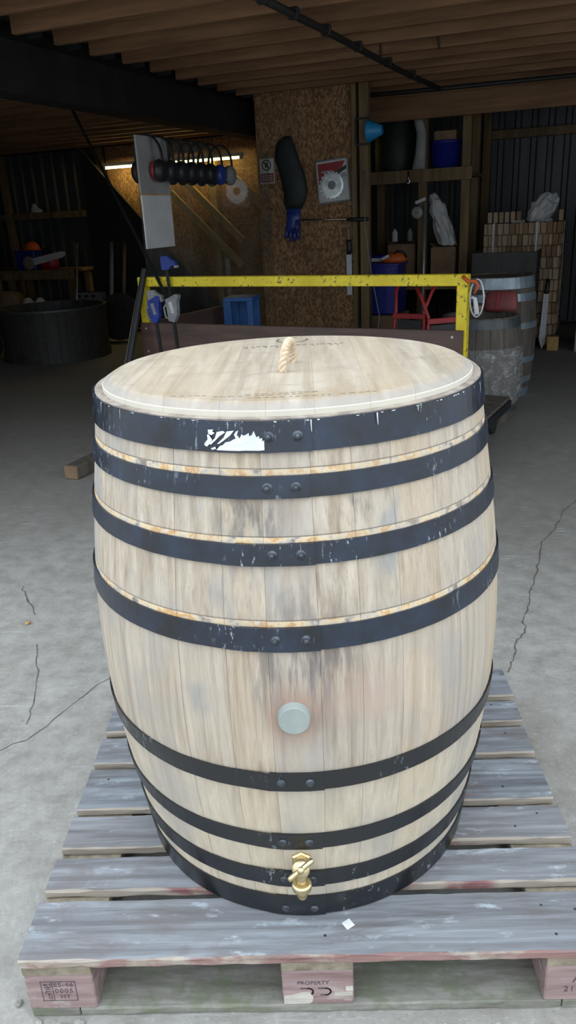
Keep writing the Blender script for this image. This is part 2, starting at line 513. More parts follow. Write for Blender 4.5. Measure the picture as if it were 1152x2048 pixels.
def box(bm, c, s, rot=None, bev=0.0):
    r = bmesh.ops.create_cube(bm, size=1.0)
    vs = r['verts']
    for v in vs:
        v.co = Vector((v.co.x * s[0], v.co.y * s[1], v.co.z * s[2]))
    if bev:
        es = list({e for v in vs for e in v.link_edges})
        b = bmesh.ops.bevel(bm, geom=es, offset=bev, segments=1, affect='EDGES', profile=0.5)
        vs = list({v for f in b['faces'] for v in f.verts} | {v for v in vs if v.is_valid})
    mt = rot if rot is not None else Matrix.Identity(3)
    for v in vs:
        v.co = mt @ v.co + Vector(c)
    return vs


def bx(c, s, rot=None, bev=0.0):
    bm = bmesh.new()
    box(bm, c, s, rot, bev)
    return bm


def rz(a):
    return Matrix.Rotation(a, 3, 'Z')


def frames(path):
    pts = [Vector(p) for p in path]
    out = []
    prev = None
    for i, p in enumerate(pts):
        a = pts[max(0, i - 1)]
        b = pts[min(len(pts) - 1, i + 1)]
        tn = (b - a).normalized()
        if prev is None:
            ref = Vector((0, 0, 1)) if abs(tn.z) < 0.9 else Vector((1, 0, 0))
            n = tn.cross(ref).normalized()
        else:
            n = (prev - tn * prev.dot(tn)).normalized()
        prev = n
        out.append((p, tn, n, tn.cross(n)))
    return out


def tube(bm, path, r, seg=8, cap=True, flat=1.0):
    fr = frames(path)
    rings = []
    for i, (p, tn, n, b) in enumerate(fr):
        rad = r[i] if isinstance(r, (list, tuple)) else r
        rings.append([bm.verts.new(p + n * cos(2 * pi * k / seg) * rad + b * sin(2 * pi * k / seg) * rad * flat) for k in range(seg)])
    for a, c in zip(rings, rings[1:]):
        for k in range(seg):
            bm.faces.new((a[k], a[(k + 1) % seg], c[(k + 1) % seg], c[k]))
    if cap:
        bm.faces.new(rings[0][::-1])
        bm.faces.new(rings[-1])


def tb(path, r, seg=8, flat=1.0):
    bm = bmesh.new()
    tube(bm, path, r, seg, True, flat)
    return bm


def lathe(bm, prof, seg=32, mt=None, caps=True):
    """prof: list of (r, z); closed top and bottom when caps"""
    rings = []
    for r, z in prof:
        ring = []
        for k in range(seg):
            a = 2 * pi * k / seg
            p = Vector((r * cos(a), r * sin(a), z))
            ring.append(bm.verts.new(mt @ p if mt else p))
        rings.append(ring)
    for a, c in zip(rings, rings[1:]):
        for k in range(seg):
            bm.faces.new((a[k], a[(k + 1) % seg], c[(k + 1) % seg], c[k]))
    if caps:
        bm.faces.new(rings[0][::-1])
        bm.faces.new(rings[-1])


def lt(prof, seg=32, mt=None, caps=True):
    bm = bmesh.new()
    lathe(bm, prof, seg, mt, caps)
    return bm


def prism(bm, pts, d, mt=None):
    """outline pts in local xz, thickness d along y, centred"""
    a = [Vector((x, -d / 2, z)) for x, z in pts]
    b = [Vector((x, d / 2, z)) for x, z in pts]
    if mt:
        a = [mt @ p for p in a]
        b = [mt @ p for p in b]
    va = [bm.verts.new(p) for p in a]
    vb = [bm.verts.new(p) for p in b]
    n = len(pts)
    bm.faces.new(va)
    bm.faces.new(vb[::-1])
    for k in range(n):
        bm.faces.new((va[k], vb[k], vb[(k + 1) % n], va[(k + 1) % n]))


def pm(pts, d, mt=None):
    bm = bmesh.new()
    prism(bm, pts, d, mt)
    return bm


def orient(z, x=None):
    """4x4 whose local z axis points along z"""
    z = Vector(z).normalized()
    ref = Vector(x) if x else (Vector((0, 0, 1)) if abs(z.z) < 0.9 else Vector((1, 0, 0)))
    xa = (ref - z * ref.dot(z)).normalized()
    ya = z.cross(xa)
    return Matrix((xa, ya, z)).transposed().to_4x4()


def at(mt, p):
    m = mt.copy()
    m.translation = Vector(p)
    return m


def plank(L, Wd, T, seed=0, n=26, jit=0.0012, ch=0.003):
    """board along x from 0..L, y 0..W, z 0..T with worn, uneven edges"""
    rn = random.Random(seed)
    bm = bmesh.new()
    rings = []
    for i in range(n + 1):
        x = L * i / n + (rn.uniform(-0.3, 0.3) * L / n if 0 < i < n else 0)
        j = lambda: rn.uniform(-jit, jit)
        cf, cb = ch * rn.uniform(0.5, 1.8), ch * rn.uniform(0.5, 1.5)
        e = 0.002 * rn.random() if i in (0, n) else 0
        sec = [(j(), cf), (j(), T - cf + j()), (cf, T + j() * 0.4), (Wd * 0.5, T + j() * 0.5), (Wd - cb, T + j() * 0.4), (Wd + j(), T - cb), (Wd + j(), cb), (Wd - cb, 0), (cf, 0)]
        rings.append([bm.verts.new((x + (e if i == 0 else -e), y, z)) for y, z in sec])
    k = len(rings[0])
    for a, c in zip(rings, rings[1:]):
        for q in range(k):
            bm.faces.new((a[q], a[(q + 1) % k], c[(q + 1) % k], c[q]))
    bm.faces.new(rings[0])
    bm.faces.new(rings[-1][::-1])
    return bm


def text_mesh(body, size, align='LEFT', ext=0.0004, space=1.0):
    cu = bpy.data.curves.new('t', 'FONT')
    cu.body = body
    cu.size = size
    cu.align_x = align
    cu.extrude = ext
    cu.space_character = space
    o = bpy.data.objects.new('t', cu)
    COL.objects.link(o)
    bpy.context.view_layer.update()
    me = bpy.data.meshes.new_from_object(o.evaluated_get(bpy.context.evaluated_depsgraph_get()))
    bpy.data.objects.remove(o)
    bpy.data.curves.remove(cu)
    return me


# ================================================================== SETTING
RB = -AL
# floor ---------------------------------------------------------------------
bm = bmesh.new()
N = 12
bmesh.ops.create_grid(bm, x_segments=N, y_segments=N, size=0.5)
for v in bm.verts:
    v.co = Vector((v.co.x * 30 - 1, v.co.y * 26 + 5, 0))
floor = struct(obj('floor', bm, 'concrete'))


def crack(pts, w, seed):
    rn = random.Random(seed)
    fine = []
    for (a, b) in zip(pts, pts[1:]):
        n = 5
        for k in range(n):
            t = k / n
            fine.append((a[0] + (b[0] - a[0]) * t + rn.uniform(-.006, .006), a[1] + (b[1] - a[1]) * t + rn.uniform(-.006, .006)))
    fine.append(pts[-1])
    bm = bmesh.new()
    prev = None
    for i, (x, y) in enumerate(fine):
        a = fine[max(i - 1, 0)]
        b = fine[min(i + 1, len(fine) - 1)]
        d = Vector((b[0] - a[0], b[1] - a[1]))
        d = d.normalized() if d.length else Vector((1, 0))
        ww = w * rn.uniform(0.35, 1.2)
        v0 = bm.verts.new((x - d.y * ww, y + d.x * ww, 0.0012))
        v1 = bm.verts.new((x + d.y * ww, y - d.x * ww, 0.0012))
        if prev:
            bm.faces.new((prev[0], prev[1], v1, v0))
        prev = (v0, v1)
    return obj('crack', bm, 'crack', floor)


crack([(2.6, 3.35), (2.3, 3.1), (2.08, 2.9), (1.96, 2.75), (1.88, 2.59), (1.81, 2.46), (1.73, 2.35), (1.65, 2.12), (1.57, 1.92), (1.52, 1.81), (1.49, 1.7), (1.44, 1.6), (1.43, 1.52), (1.37, 1.43), (1.34, 1.33), (1.29, 1.23)], 0.0026, 1)
crack([(-0.72, 2.05), (-0.65, 1.92), (-0.57, 1.78)], 0.004, 2)
crack([(-0.48, 1.53), (-0.42, 1.34), (-0.37, 1.15), (-0.35, 1.01)], 0.002, 3)
crack([(-0.50, 0.78), (-0.39, 0.88), (-0.31, 0.94), (-0.24, 1.09), (-0.17, 1.23), (0.0, 1.42)], 0.002, 4)

# ceiling: roof boards, joists, steel beam, header -----------------------------
ROOF_V0, ROOF_V1, UL, UR = 1.55, 10.6, -9.6, 3.6
JZ = 2.62
cx, cy = (UL + UR) / 2, (ROOF_V0 + ROOF_V1) / 2
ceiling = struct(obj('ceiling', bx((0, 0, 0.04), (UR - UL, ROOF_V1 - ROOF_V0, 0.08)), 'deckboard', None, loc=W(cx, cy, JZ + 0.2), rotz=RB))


def cpart(name, u0, u1, v0, v1, z0, z1, m, bev=0.0, parent=None):
    """box part of the ceiling given in building coordinates"""
    return obj(name, bx(((u0 + u1) / 2 - cx, (v0 + v1) / 2 - cy, (z0 + z1) / 2 - JZ - 0.2), (u1 - u0, v1 - v0, z1 - z0), None, bev), m, parent or ceiling)


jm = {}
for side, (a, b) in enumerate(((-2.42, UR), (UL, -2.62))):
    v = 1.59
    while v < 10.3:
        L = b - a
        if side not in jm:
            bm = bx((0, 0, 0.1), (L, 0.047, 0.2), None, 0.003)
            me = bpy.data.meshes.new('joist')
            bm.to_mesh(me)
            bm.free()
            jm[side] = me
        link('joist', jm[side], 'joist', ceiling, loc=((a + b) / 2 - cx, v - cy + random.uniform(-.012, .012), -0.2 + random.uniform(-.004, .004)))
        v += 0.4
# I-beam
bm = bmesh.new()
box(bm, (0, 0, 0.008), (0.2, 7.45, 0.016))
box(bm, (0, 0, 0.392), (0.2, 7.45, 0.016))
box(bm, (0, 0, 0.2), (0.012, 7.45, 0.37))
box(bm, (0.06, 0, 0.15), (0.08, 7.45, 0.27))
beam = obj('steel_beam', bm, 'steel', ceiling, loc=(-2.52 - cx, (1.55 + 9.0) / 2 - cy - 0.0, 2.30 - JZ - 0.2))
v = 2.0
k = 0
while v < 6.9:
    obj('cleat', bx((0.155, v - 5.275 + 0.10, 0.355), (0.11, 0.006, 0.09)), 'steel', beam)
    bm = bmesh.new()
    lathe(bm, [(0.011, 0), (0.011, 0.006), (0.006, 0.012)], 8, at(orient((0, -1, 0)), (0.17, v - 5.275 + 0.095, 0.35)))
    obj('bolt', bm, 'galv', beam, True)
    v += 0.4
# timber header and black pipes under the joists
hd = cpart('header', -1.5, UR, 8.0, 8.06, 2.40, JZ, 'joist', 0.004)
bm = tb([(-0.78 - cx, 2.4 - cy, -0.265), (-0.70 - cx, 4.2 - cy, -0.262), (-0.63 - cx, 5.9 - cy, -0.27), (-0.57 - cx, 7.25 - cy, -0.255)], 0.022, 8)
pipe = obj('pipe', bm, 'pipe', ceiling, True)
for q in (2.9, 3.4, 3.8, 4.3, 4.9, 5.6, 6.3):
    uu = -0.78 + (q - 2.4) / 4.85 * 0.21
    obj('pipe_clip', bx((uu - cx, q - cy, -0.255), (0.06, 0.035, 0.06), None, 0.006), 'pipe', pipe)
obj('pipe', tb([(-1.45 - cx, 7.15 - cy, -0.262), (-0.57 - cx, 7.25 - cy, -0.258), (1.5 - cx, 7.34 - cy, -0.25)], 0.02, 8), 'pipe', ceiling, True)
obj('pipe_bracket', bx((-0.80 - cx, 3.08 - cy, -0.235), (0.16, 0.10, 0.07), None, 0.006), 'steel', ceiling)

# walls -------------------------------------------------------------------------


def corr(name, u0, u1, z0, z1, pitch=0.2, dep=0.035):
    bm = bmesh.new()
    pts = []
    u = u0
    while u < u1:
        pts += [(u, 0), (u + pitch * 0.55, 0), (u + pitch * 0.65, dep), (u + pitch * 0.9, dep)]
        u += pitch
    lo = [bm.verts.new((p, -d, z0)) for p, d in pts]
    hi = [bm.verts.new((p, -d, z1)) for p, d in pts]
    for i in range(len(pts) - 1):
        bm.faces.new((lo[i], lo[i + 1], hi[i + 1], hi[i]))
    return bm


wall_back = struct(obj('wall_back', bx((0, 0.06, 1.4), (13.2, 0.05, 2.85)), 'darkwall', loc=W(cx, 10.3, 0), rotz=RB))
WB = lambda u: u - cx
for a, b in ((-9.4, -6.1), (-1.9, 3.4)):
    obj('corrugated_sheet', corr('x', WB(a), WB(b), 0.05, 2.62), 'metalwall', wall_back)


def wbox(name, u0, u1, v0, v1, z0, z1, m, par, ox, oy, bev=0.004):
    return obj(name, bx(((u0 + u1) / 2 - ox, (v0 + v1) / 2 - oy, (z0 + z1) / 2), (u1 - u0, v1 - v0, z1 - z0), None, bev), m, par)


for u0 in (-8.15, -6.30, -0.55):
    wbox('post', u0, u0 + 0.1, 10.12, 10.22, 0, 2.62, 'post', wall_back, cx, 10.3)
wbox('rail', -9.4, -6.2, 10.14, 10.23, 1.66, 1.76, 'post', wall_back, cx, 10.3)
wbox('rail', -0.5, 3.3, 10.14, 10.23, 2.30, 2.40, 'post', wall_back, cx, 10.3)
# board-lined corner with timber bracing under the tube light
wbox('wall_board', -6.15, -2.9, 10.16, 10.19, 0.0, 2.62, 'osb', wall_back, cx, 10.3)
wbox('post', -4.36, -4.26, 10.0, 10.1, 0.0, 2.5, 'palewood', wall_back, cx, 10.3)
for ux, zz in ((-4.95, 2.26), (-4.98, 1.92), (-4.05, 2.16)):
    L = 1.5
    an = radians(44)
    obj('brace', bx((ux + L / 2 * cos(an) - cx, 9.96 - 10.3, zz - L / 2 * sin(an)), (L, 0.05, 0.10), Matrix.Rotation(an, 3, 'Y'), 0.003), 'palewood', wall_back)
# dark board sloping down under the lit corner
obj('sloping_board', pm([(-6.28 - cx, 2.60), (-6.06 - cx, 2.36), (-3.9 - cx, 0.02), (-6.28 - cx, 0.02)], 0.04, Matrix.Translation((0, 9.7 - 10.3, 0))), 'darkwall', wall_back)

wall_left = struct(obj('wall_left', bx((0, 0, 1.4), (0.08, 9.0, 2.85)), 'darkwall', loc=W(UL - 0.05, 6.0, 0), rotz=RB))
wall_right = struct(obj('wall_right', bx((0, 0, 1.4), (0.08, 5.6, 2.85)), 'metalwall', loc=W(UR + 0.05, 7.7, 0), rotz=RB))
wall_front_blocker = struct(obj('wall_front_blocker', bx((0, 0, 1.4), (6.0, 0.08, 2.85)), 'metalwall', loc=W(-6.6, 1.5, 0), rotz=RB))  # unseen front wall, added to cut the sky light reaching the interior

# partition of OSB with its timber post
wall_partition = struct(obj('wall_partition', bx((0, 0, 1.36), (0.99, 0.018, 2.72), None, 0.002), 'osb', loc=W(-1.835, 7.0, 0), rotz=RB))
for a, b in ((0.50, 0.545), (0.575, 0.665)):
    obj('post', bx(((a + b) / 2, -0.01, 1.4), (b - a, 0.09, 2.8), None, 0.004), 'post', wall_partition)
obj('top_rail', bx((0.0, 0.05, 2.76), (1.2, 0.08, 0.07), None, 0.004), 'post', wall_partition)


# ================================================================== THE BIG BARREL
BX, BY, PT = 0.5832, 0.4855, 0.162
KN = [0.3838, 0.4238, 0.4452, 0.4269, 0.3907]


def lagr(t, ks):
    s = 0
    for i in range(5):
        l = ks[i]
        for j in range(5):
            if j != i:
                l *= (t - j / 4) / (i / 4 - j / 4)
        s += l
    return s


def RAD(h):
    return lagr(min(max(h / H1, 0), 1), KN)


DEL = atan2(CAM_POS.x - BX, BY - CAM_POS.y)     # the barrel's front faces a little off the pallet's front


def pol(r, a, z):
    """a = 0 at the front (bung side), growing to the right"""
    a = a + 0.0256
    return Vector((r * sin(a), -r * cos(a), z))


barrel = thing('wooden_barrel', 'large pale oak barrel with black hoops and brass tap standing on pallet', 'barrel', (BX, BY, PT))
bnds = [-0.52, -0.30, -0.125, 0.078, 0.25, 0.43, 0.64]
rs = random.Random(3)
a = bnds[-1]
rest = 2 * pi - (bnds[-1] - bnds[0])
ws = [rs.uniform(0.75, 1.3) for _ in range(24)]
sm = sum(ws)
for w_ in ws[:-1]:
    a += rest * w_ / sm
    bnds.append(a)
bnds.append(bnds[0] + 2 * pi)
for a0, a1 in zip(bnds, bnds[1:]):
    bm = bmesh.new()
    nz, na, th = 22, 4, 0.027
    grid = []
    dr = rs.uniform(-0.0006, 0.0006)
    for i in range(nz + 1):
        h = H1 * i / nz
        row = []
        r = RAD(h) + dr
        for j in range(na + 1):
            f = j / na
            e = 0.0006 / r
            aa = a0 + e * 0.25 + (a1 - a0 - e * 0.5) * f
            row.append(bm.verts.new(pol(r - (0.0005 if j in (0, na) else 0), aa if j in (0, na) else aa, h)))
        # chamfer columns close to each edge
        row.insert(1, bm.verts.new(pol(r, a0 + e * 1.4, h)))
        row.insert(-1, bm.verts.new(pol(r, a1 - e * 1.4, h)))
        row.append(bm.verts.new(pol(r - th, a1 - e * 0.25, h)))
        row.append(bm.verts.new(pol(r - th, a0 + e * 0.25, h)))
        grid.append(row)
    k = len(grid[0])
    for p, q in zip(grid, grid[1:]):
        for j in range(k):
            bm.faces.new((p[j], p[(j + 1) % k], q[(j + 1) % k], q[j]))
    bm.faces.new(grid[0])
    bm.faces.new(grid[-1])
    obj('stave', bm, 'oak', barrel)
# floor of the barrel, set into the staves
obj('bottom_head', lt([(RAD(0.05) - 0.024, 0.045), (RAD(0.05) - 0.024, 0.07)], 48), 'oak', barrel)


def cyl_dome(p, n, r, h, style):
    mt = at(orient(n), p)
    if style == 'stud':
        pr = [(r * 1.9, -0.001), (r * 1.7, 0.0012), (r * 1.15, 0.0016), (r * 1.0, 0.003), (r * 0.95, h * 0.75), (r * 0.7, h), (0.0004, h * 1.08)]
    else:
        pr = [(r * 1.5, -0.001), (r * 1.45, 0.001), (r * 1.2, h * 0.55), (r * 0.75, h * 0.85), (0.0004, h)]
    return lt(pr, 14, mt)


hoops = [(1.0174, 1.0685, -0.0335, 0.0125), (0.9414, 0.9783, -0.040, 0.006), (0.8275, 0.8649, -0.038, 0.0095), (0.6726, 0.7162, -0.040, 0.0115),
         (0.3711, 0.4123, -0.045, 0.0075), (0.2103, 0.2512, -0.050, 0.001), (0.095, 0.1405, -0.052, 0.004), (0.0032, 0.0602, -0.053, 0.005)]
for i, (z0, z1, x0, x1) in enumerate(hoops):
    bm = bmesh.new()
    upper = i < 4
    th = 0.0035
    n = 112
    lap0, lap1 = (-0.5, x1 / RAD(z0) + 0.055) if upper else (x0 / RAD(z0) - 0.05, x1 / RAD(z0) + 0.06)
    secs = []
    hi_r = []
    rs2 = random.Random(40 + i)
    ra, rb = RAD(z0) + 0.0012, RAD(z1) + 0.0012
    start = lap0 if not upper else -0.24
    # the strip is spirally wound so that its outer end laps over the start
    tot = 2 * pi + (lap1 - start)
    for k in range(n + 1):
        a = start + tot * k / n
        over = 0.0
        if k / n * tot > 2 * pi - 0.10:
            over = 0.0032 * min(1, (k / n * tot - (2 * pi - 0.10)) / 0.10)
        j = rs2.uniform(-.0004, .0004)
        sec = [pol(ra + over + th, a, z0 + j), pol(rb + over + th, a, z1 + j), pol(rb + over, a, z1 + j), pol(ra + over, a, z0 + j)]
        secs.append([bm.verts.new(p) for p in sec])
    for p, q in zip(secs, secs[1:]):
        for j in range(4):
            bm.faces.new((p[j], p[(j + 1) % 4], q[(j + 1) % 4], q[j]))
    bm.faces.new(secs[0])
    bm.faces.new(secs[-1][::-1])
    ho = obj('hoop', bm, 'painted_hoop_upper' if upper else 'painted_hoop_lower', barrel)
    zm = (z0 + z1) / 2
    if i == 7:
        zm -= 0.008
    rr = RAD(zm)
    for xx in (x0, x1):
        a = xx / rr
        p = pol(rr + 0.0012 + th + 0.003, a, zm)
        nrm = pol(1, a, (ra - rb) / (z1 - z0))
        obj('rivet', cyl_dome(p, nrm, 0.0052 if upper else 0.0065, 0.009 if upper else 0.0055, 'stud' if upper else 'dome'), 'rivet', ho, True)
    if i == 0:
        # torn paper label and white paint flecks
        def patch(pts, zoff=0.0006, m='sticker', nm='torn_label'):
            bm = bmesh.new()
            vs = []
            for s_, z_ in pts:
                rr_ = RAD(z_) + 0.0012 + th + zoff
                aa_ = s_ / 0.4
                rr_ += 0.0032 if aa_ > -0.36 else 0.0
                vs.append(bm.verts.new(pol(rr_, aa_, z_)))
            f = bm.faces.new(vs)
            bmesh.ops.triangulate(bm, faces=[f])
            return obj(nm, bm, m, ho)
        z_b = 1.0215
        ZZ = lambda p: 1.0685 - (p - 839) / 64 * 0.0511
        XX = lambda p: (p - 580.5) / 1225.0
        main = [(432, 899), (447, 899), (462, 899), (477, 899), (492, 898), (507, 898), (519, 898), (530, 897), (530, 876), (527, 880), (526, 872), (521, 874), (520, 868), (515, 871), (510, 858), (506, 866), (501, 869), (500, 862), (494, 866), (488, 868), (486, 864), (481, 874), (478, 868), (473, 874), (468, 876), (462, 880), (452, 882), (446, 888), (440, 890)]
        patch([(XX(x), ZZ(y + (530 - x) * -0.012)) for x, y in main])
        for sh in ([(404, 891), (408, 884), (414, 878), (413, 869), (416, 867), (424, 878), (419, 886), (412, 893)],
                   [(415, 858), (428, 857), (424, 861), (430, 864), (422, 869), (416, 866)],
                   [(434, 862), (447, 859), (452, 862), (440, 870), (430, 880), (420, 889), (418, 886), (430, 874)],
                   [(455, 860), (470, 858), (462, 868), (448, 879), (438, 886), (434, 886), (448, 873)],
                   [(474, 860), (479, 857), (476, 866), (480, 880), (474, 876), (470, 866)],
                   [(420, 896), (430, 892), (432, 896), (424, 899)]):
            patch([(XX(x), ZZ(y + (530 - x) * -0.012)) for x, y in sh])
        rn = random.Random(5)
        # white paint left along the top edge and run down
        for k in range(46):
            a_ = rn.uniform(-1.5, 1.5)
            w_ = rn.uniform(0.0005, 0.004)
            l_ = rn.uniform(0.0006, 0.0022) if rn.random() < 0.75 else rn.uniform(0.005, 0.022)
            if l_ > 0.005:
                w_ = rn.uniform(0.0005, 0.0016)
            patch([(a_ * 0.4 - w_, 1.0682), (a_ * 0.4 + w_, 1.0682), (a_ * 0.4 + w_ * 0.5, 1.0682 - l_), (a_ * 0.4 - w_ * 0.3, 1.0682 - l_ * 0.8)], 0.0005, 'chip', 'paint_fleck')

# bung
pb = pol(RAD(0.5395) - 0.012, -0.035, 0.5395)
mt = at(orient(pol(1, -0.035, 0)), pb)
obj('bung', lt([(0.0300, -0.02), (0.0300, 0.012), (0.0295, 0.015), (0.0280, 0.0265), (0.0266, 0.0275), (0.0005, 0.0278)], 32, mt), 'bung', barrel)

# brass tap
ta = -0.040
tz = 0.176
nv = pol(1, ta, 0)
tr_ = pol(1, ta + pi / 2, 0)
P0 = pol(RAD(tz) - 0.004, ta, tz)
tap = obj('tap', tb([P0, P0 + nv * 0.012, P0 + nv * 0.022, P0 + nv * 0.030 + Vector((0, 0, -0.003)), P0 + nv * 0.036 + Vector((0, 0, -0.012)), P0 + nv * 0.037 + Vector((0, 0, -0.034))],
                    [0.0125, 0.0125, 0.013, 0.0135, 0.0125, 0.0115], 14), 'brass', barrel, True)
obj('flange', lt([(0.021, 0), (0.021, 0.007), (0.0175, 0.010), (0.0005, 0.010)], 6, at(orient(nv), P0 + nv * 0.003)), 'brass', tap)
pn = P0 + nv * 0.037 + Vector((0, 0, -0.028))
obj('collar_nut', lt([(0.0165, 0.0), (0.0195, -0.003), (0.0200, -0.009), (0.0185, -0.016), (0.0150, -0.020), (0.0005, -0.020)], 20, Matrix.Translation(pn)), 'brass', tap)
pr_ = []
z_ = -0.018
for k in range(3):
    pr_ += [(0.0075, z_), (0.0108, z_ - 0.002), (0.0082, z_ - 0.0063)]
    z_ -= 0.0066
pr_.append((0.0075, z_ - 0.002))
obj('hose_tail', lt(pr_, 16, Matrix.Translation(pn)), 'brass', tap, True)
hv = (nv * 0.80 + Vector((0, 0, 0.60))).normalized()
ph = P0 + nv * 0.026 + Vector((0, 0, -0.002))
obj('bonnet', lt([(0.013, 0), (0.013, 0.010), (0.0175, 0.012), (0.0180, 0.018), (0.0165, 0.022), (0.0005, 0.0225)], 18, at(orient(hv), ph)), 'brass', tap, True)
hd_ = (tr_ * 0.80 + hv.cross(tr_) * 0.6).normalized()
if hd_.z < 0:
    hd_ = (tr_ * 0.80 - hv.cross(tr_) * 0.6).normalized()
hc = ph + hv * 0.028
hdl = obj('lever', tb([hc - hd_ * 0.030, hc - hd_ * 0.024, hc, hc + hd_ * 0.024, hc + hd_ * 0.030], [0.0045, 0.0055, 0.0052, 0.0055, 0.0045], 10), 'brass', tap, True)
obj('screw', lt([(0.007, 0), (0.007, 0.004), (0.0005, 0.0045)], 12, at(orient(hv), hc + hv * 0.003)), 'brass', tap, True)

# ---------------------------------------------------------------- lid
lid = thing('barrel_lid', 'round pale oak lid with rope handle resting on the large barrel', 'lid', (BX, BY, PT + H1))
LR = 0.3755
edges = [-LR, -0.285, -0.205, -0.105, -0.028, 0.052, 0.145, 0.225, 0.305, LR]
for e0, e1 in zip(edges, edges[1:]):
    g = 0.00012
    a_, b_ = e0 + g, e1 - g
    bm = bmesh.new()

    def outline(r):
        n = 14
        xs = [a_ + (b_ - a_) * k / n for k in range(n + 1)]
        xs = [min(max(x, -r * 0.99995), r * 0.99995) for x in xs]
        lo = [(x, -sqrt(max(r * r - x * x, 0))) for x in xs]
        hi = [(x, sqrt(max(r * r - x * x, 0))) for x in reversed(xs)]
        return lo + hi
    levels = [(LR, 0.0), (LR, 0.009), (LR - 0.0012, 0.010), (LR - 0.016, 0.0190), (LR - 0.022, 0.0215)]
    rings = [[bm.verts.new((x, y, z)) for x, y in outline(r)] for r, z in levels]
    for p, q in zip(rings, rings[1:]):
        for j in range(len(p)):
            bm.faces.new((p[j], p[(j + 1) % len(p)], q[(j + 1) % len(p)], q[j]))
    bm.faces.new(rings[0])
    bm.faces.new(rings[-1])
    bmesh.ops.remove_doubles(bm, verts=bm.verts[:], dist=1e-6)
    obj('lid_board', bm, 'lid', lid)
# rope handle: three strands twisted along an arch
foot0, foot1 = Vector((-0.006, -0.112, 0.0215)), Vector((0.013, -0.006, 0.0215))
n = 54
cen = []
for k in range(n + 1):
    t_ = k / n
    a = pi * t_
    p = foot0.lerp(foot1, 0.5 - 0.5 * cos(a))
    p = p + Vector((0.004 * sin(a), 0, 0.054 * sin(a) ** 0.8 - 0.004))
    cen.append(p)
fr = frames(cen)
rope = None
for s_ in range(3):
    path = []
    for k, (p, tn, nn, bb) in enumerate(fr):
        a = 2 * pi * s_ / 3 + k * 2 * pi / 9.0
        path.append(p + nn * cos(a) * 0.0042 + bb * sin(a) * 0.0042)
    if rope is None:
        rope = obj('rope_handle', tb(path, 0.0046, 8), 'rope', lid, True)
    else:
        obj('rope_strand', tb(path, 0.0046, 8), 'rope', rope, True)
# stencilled marks on the lid (too worn to read): ring emblem and rows of dashes


def stencil(bm, x, y, w, d, rot=0.0):
    box(bm, (x, y, 0.0218), (w, d, 0.0003), rz(rot))


bm = bmesh.new()
rn = random.Random(9)
for row, (x0, x1, y, cur) in enumerate(((-0.115, 0.03, -0.312, 0), (-0.06, 0.07, -0.300, 0), (-0.055, 0.085, -0.330, 0), (0.10, 0.16, -0.325, 0), (-0.19, -0.135, -0.300, 0))):
    x = x0
    while x < x1:
        w_ = rn.uniform(0.005, 0.011)
        stencil(bm, x, y + rn.uniform(-.0008, .0008) + 0.3 * x * x, w_, 0.0016)
        x += w_ + rn.uniform(0.003, 0.007)
obj('stencil_marks', bm, 'ink', lid)
bm = bmesh.new()
for k in range(28):
    a = 2 * pi * k / 28
    if 0.3 < a < 1.2 or 1.9 < a < 2.6:
        continue
    stencil(bm, 0.008 + 0.036 * cos(a), 0.292 + 0.036 * sin(a), 0.0085, 0.006, a + pi / 2)
for k in range(5):
    stencil(bm, 0.008, 0.268 + k * 0.006, 0.010, 0.006)
x = -0.10
while x < 0.13:
    w_ = rn.uniform(0.006, 0.013)
    stencil(bm, x, 0.212 + rn.uniform(-.003, .003), w_, 0.010 * rn.uniform(0.5, 1))
    if rn.random() < 0.6:
        stencil(bm, x + 0.004, 0.196, w_ * 0.6, 0.006)
    x += w_ + rn.uniform(0.004, 0.008)
obj('stencil_emblem', bm, 'ink', lid)

# ================================================================== PALLET
PW, PD = 1.2, 1.008
pallet = thing('wooden_pallet', 'weathered grey pallet with faded red blocks under the large barrel', 'pallet')
rows = [(0.0, 0.146), (0.172, 0.268), (0.296, 0.402), (0.424, 0.577), (0.600, 0.711), (0.737, 0.836), (0.862, 1.008)]
for i, (y0, y1) in enumerate(rows):
    b = obj('deck_board', plank(PW + rs.uniform(-.006, .004), y1 - y0, 0.0215, 60 + i, 30), 'pallet_front_wood' if i == 0 else 'pallet_deck_wood', pallet, loc=(rs.uniform(-.004, .004), y0, 0.1405 + (0.0008 if i % 2 else 0)))
    for xn in (0.055, 0.10, 0.57, 0.63, 1.08, 1.14):
        for f in (0.28, 0.72):
            if rs.random() < 0.3:
                obj('nail', lt([(0.003, 0), (0.003, 0.0006), (0.0005, 0.0008)], 8, Matrix.Translation((xn + rs.uniform(-.01, .01), (y1 - y0) * f + rs.uniform(-.008, .008), 0.0214))), 'rivet', b)
for x0, x1 in ((0.001, 0.1425), (0.5275, 0.6725), (1.0575, 1.199)):
    obj('stringer_board', bx(((x0 + x1) / 2, PD / 2, 0.1295), (x1 - x0, PD - 0.004, 0.022), None, 0.0015), 'stringer', pallet)
blocks = []
for x0, x1 in ((0.002, 0.1425), (0.5275, 0.6725), (1.0575, 1.199)):
    for y0, y1 in ((0.003, 0.103), (0.454, 0.554), (0.905, 1.005)):
        blocks.append(obj('block', bx(((x0 + x1) / 2, (y0 + y1) / 2, 0.0705), (x1 - x0, y1 - y0, 0.097), None, 0.003), 'block', pallet))
for x0, x1 in ((0.004, 0.104), (1.096, 1.196)):
    obj('base_board', bx(((x0 + x1) / 2, PD / 2, 0.011), (x1 - x0, PD - 0.006, 0.022), None, 0.002), 'base', pallet)
for y0, y1 in ((0.003, 0.133), (0.45, 0.56), (0.875, 1.005)):
    b = obj('base_board', plank(0.988, y1 - y0, 0.022, int(y0 * 100) + 3, 20), 'base', pallet, loc=(0.106, y0, 0.0))


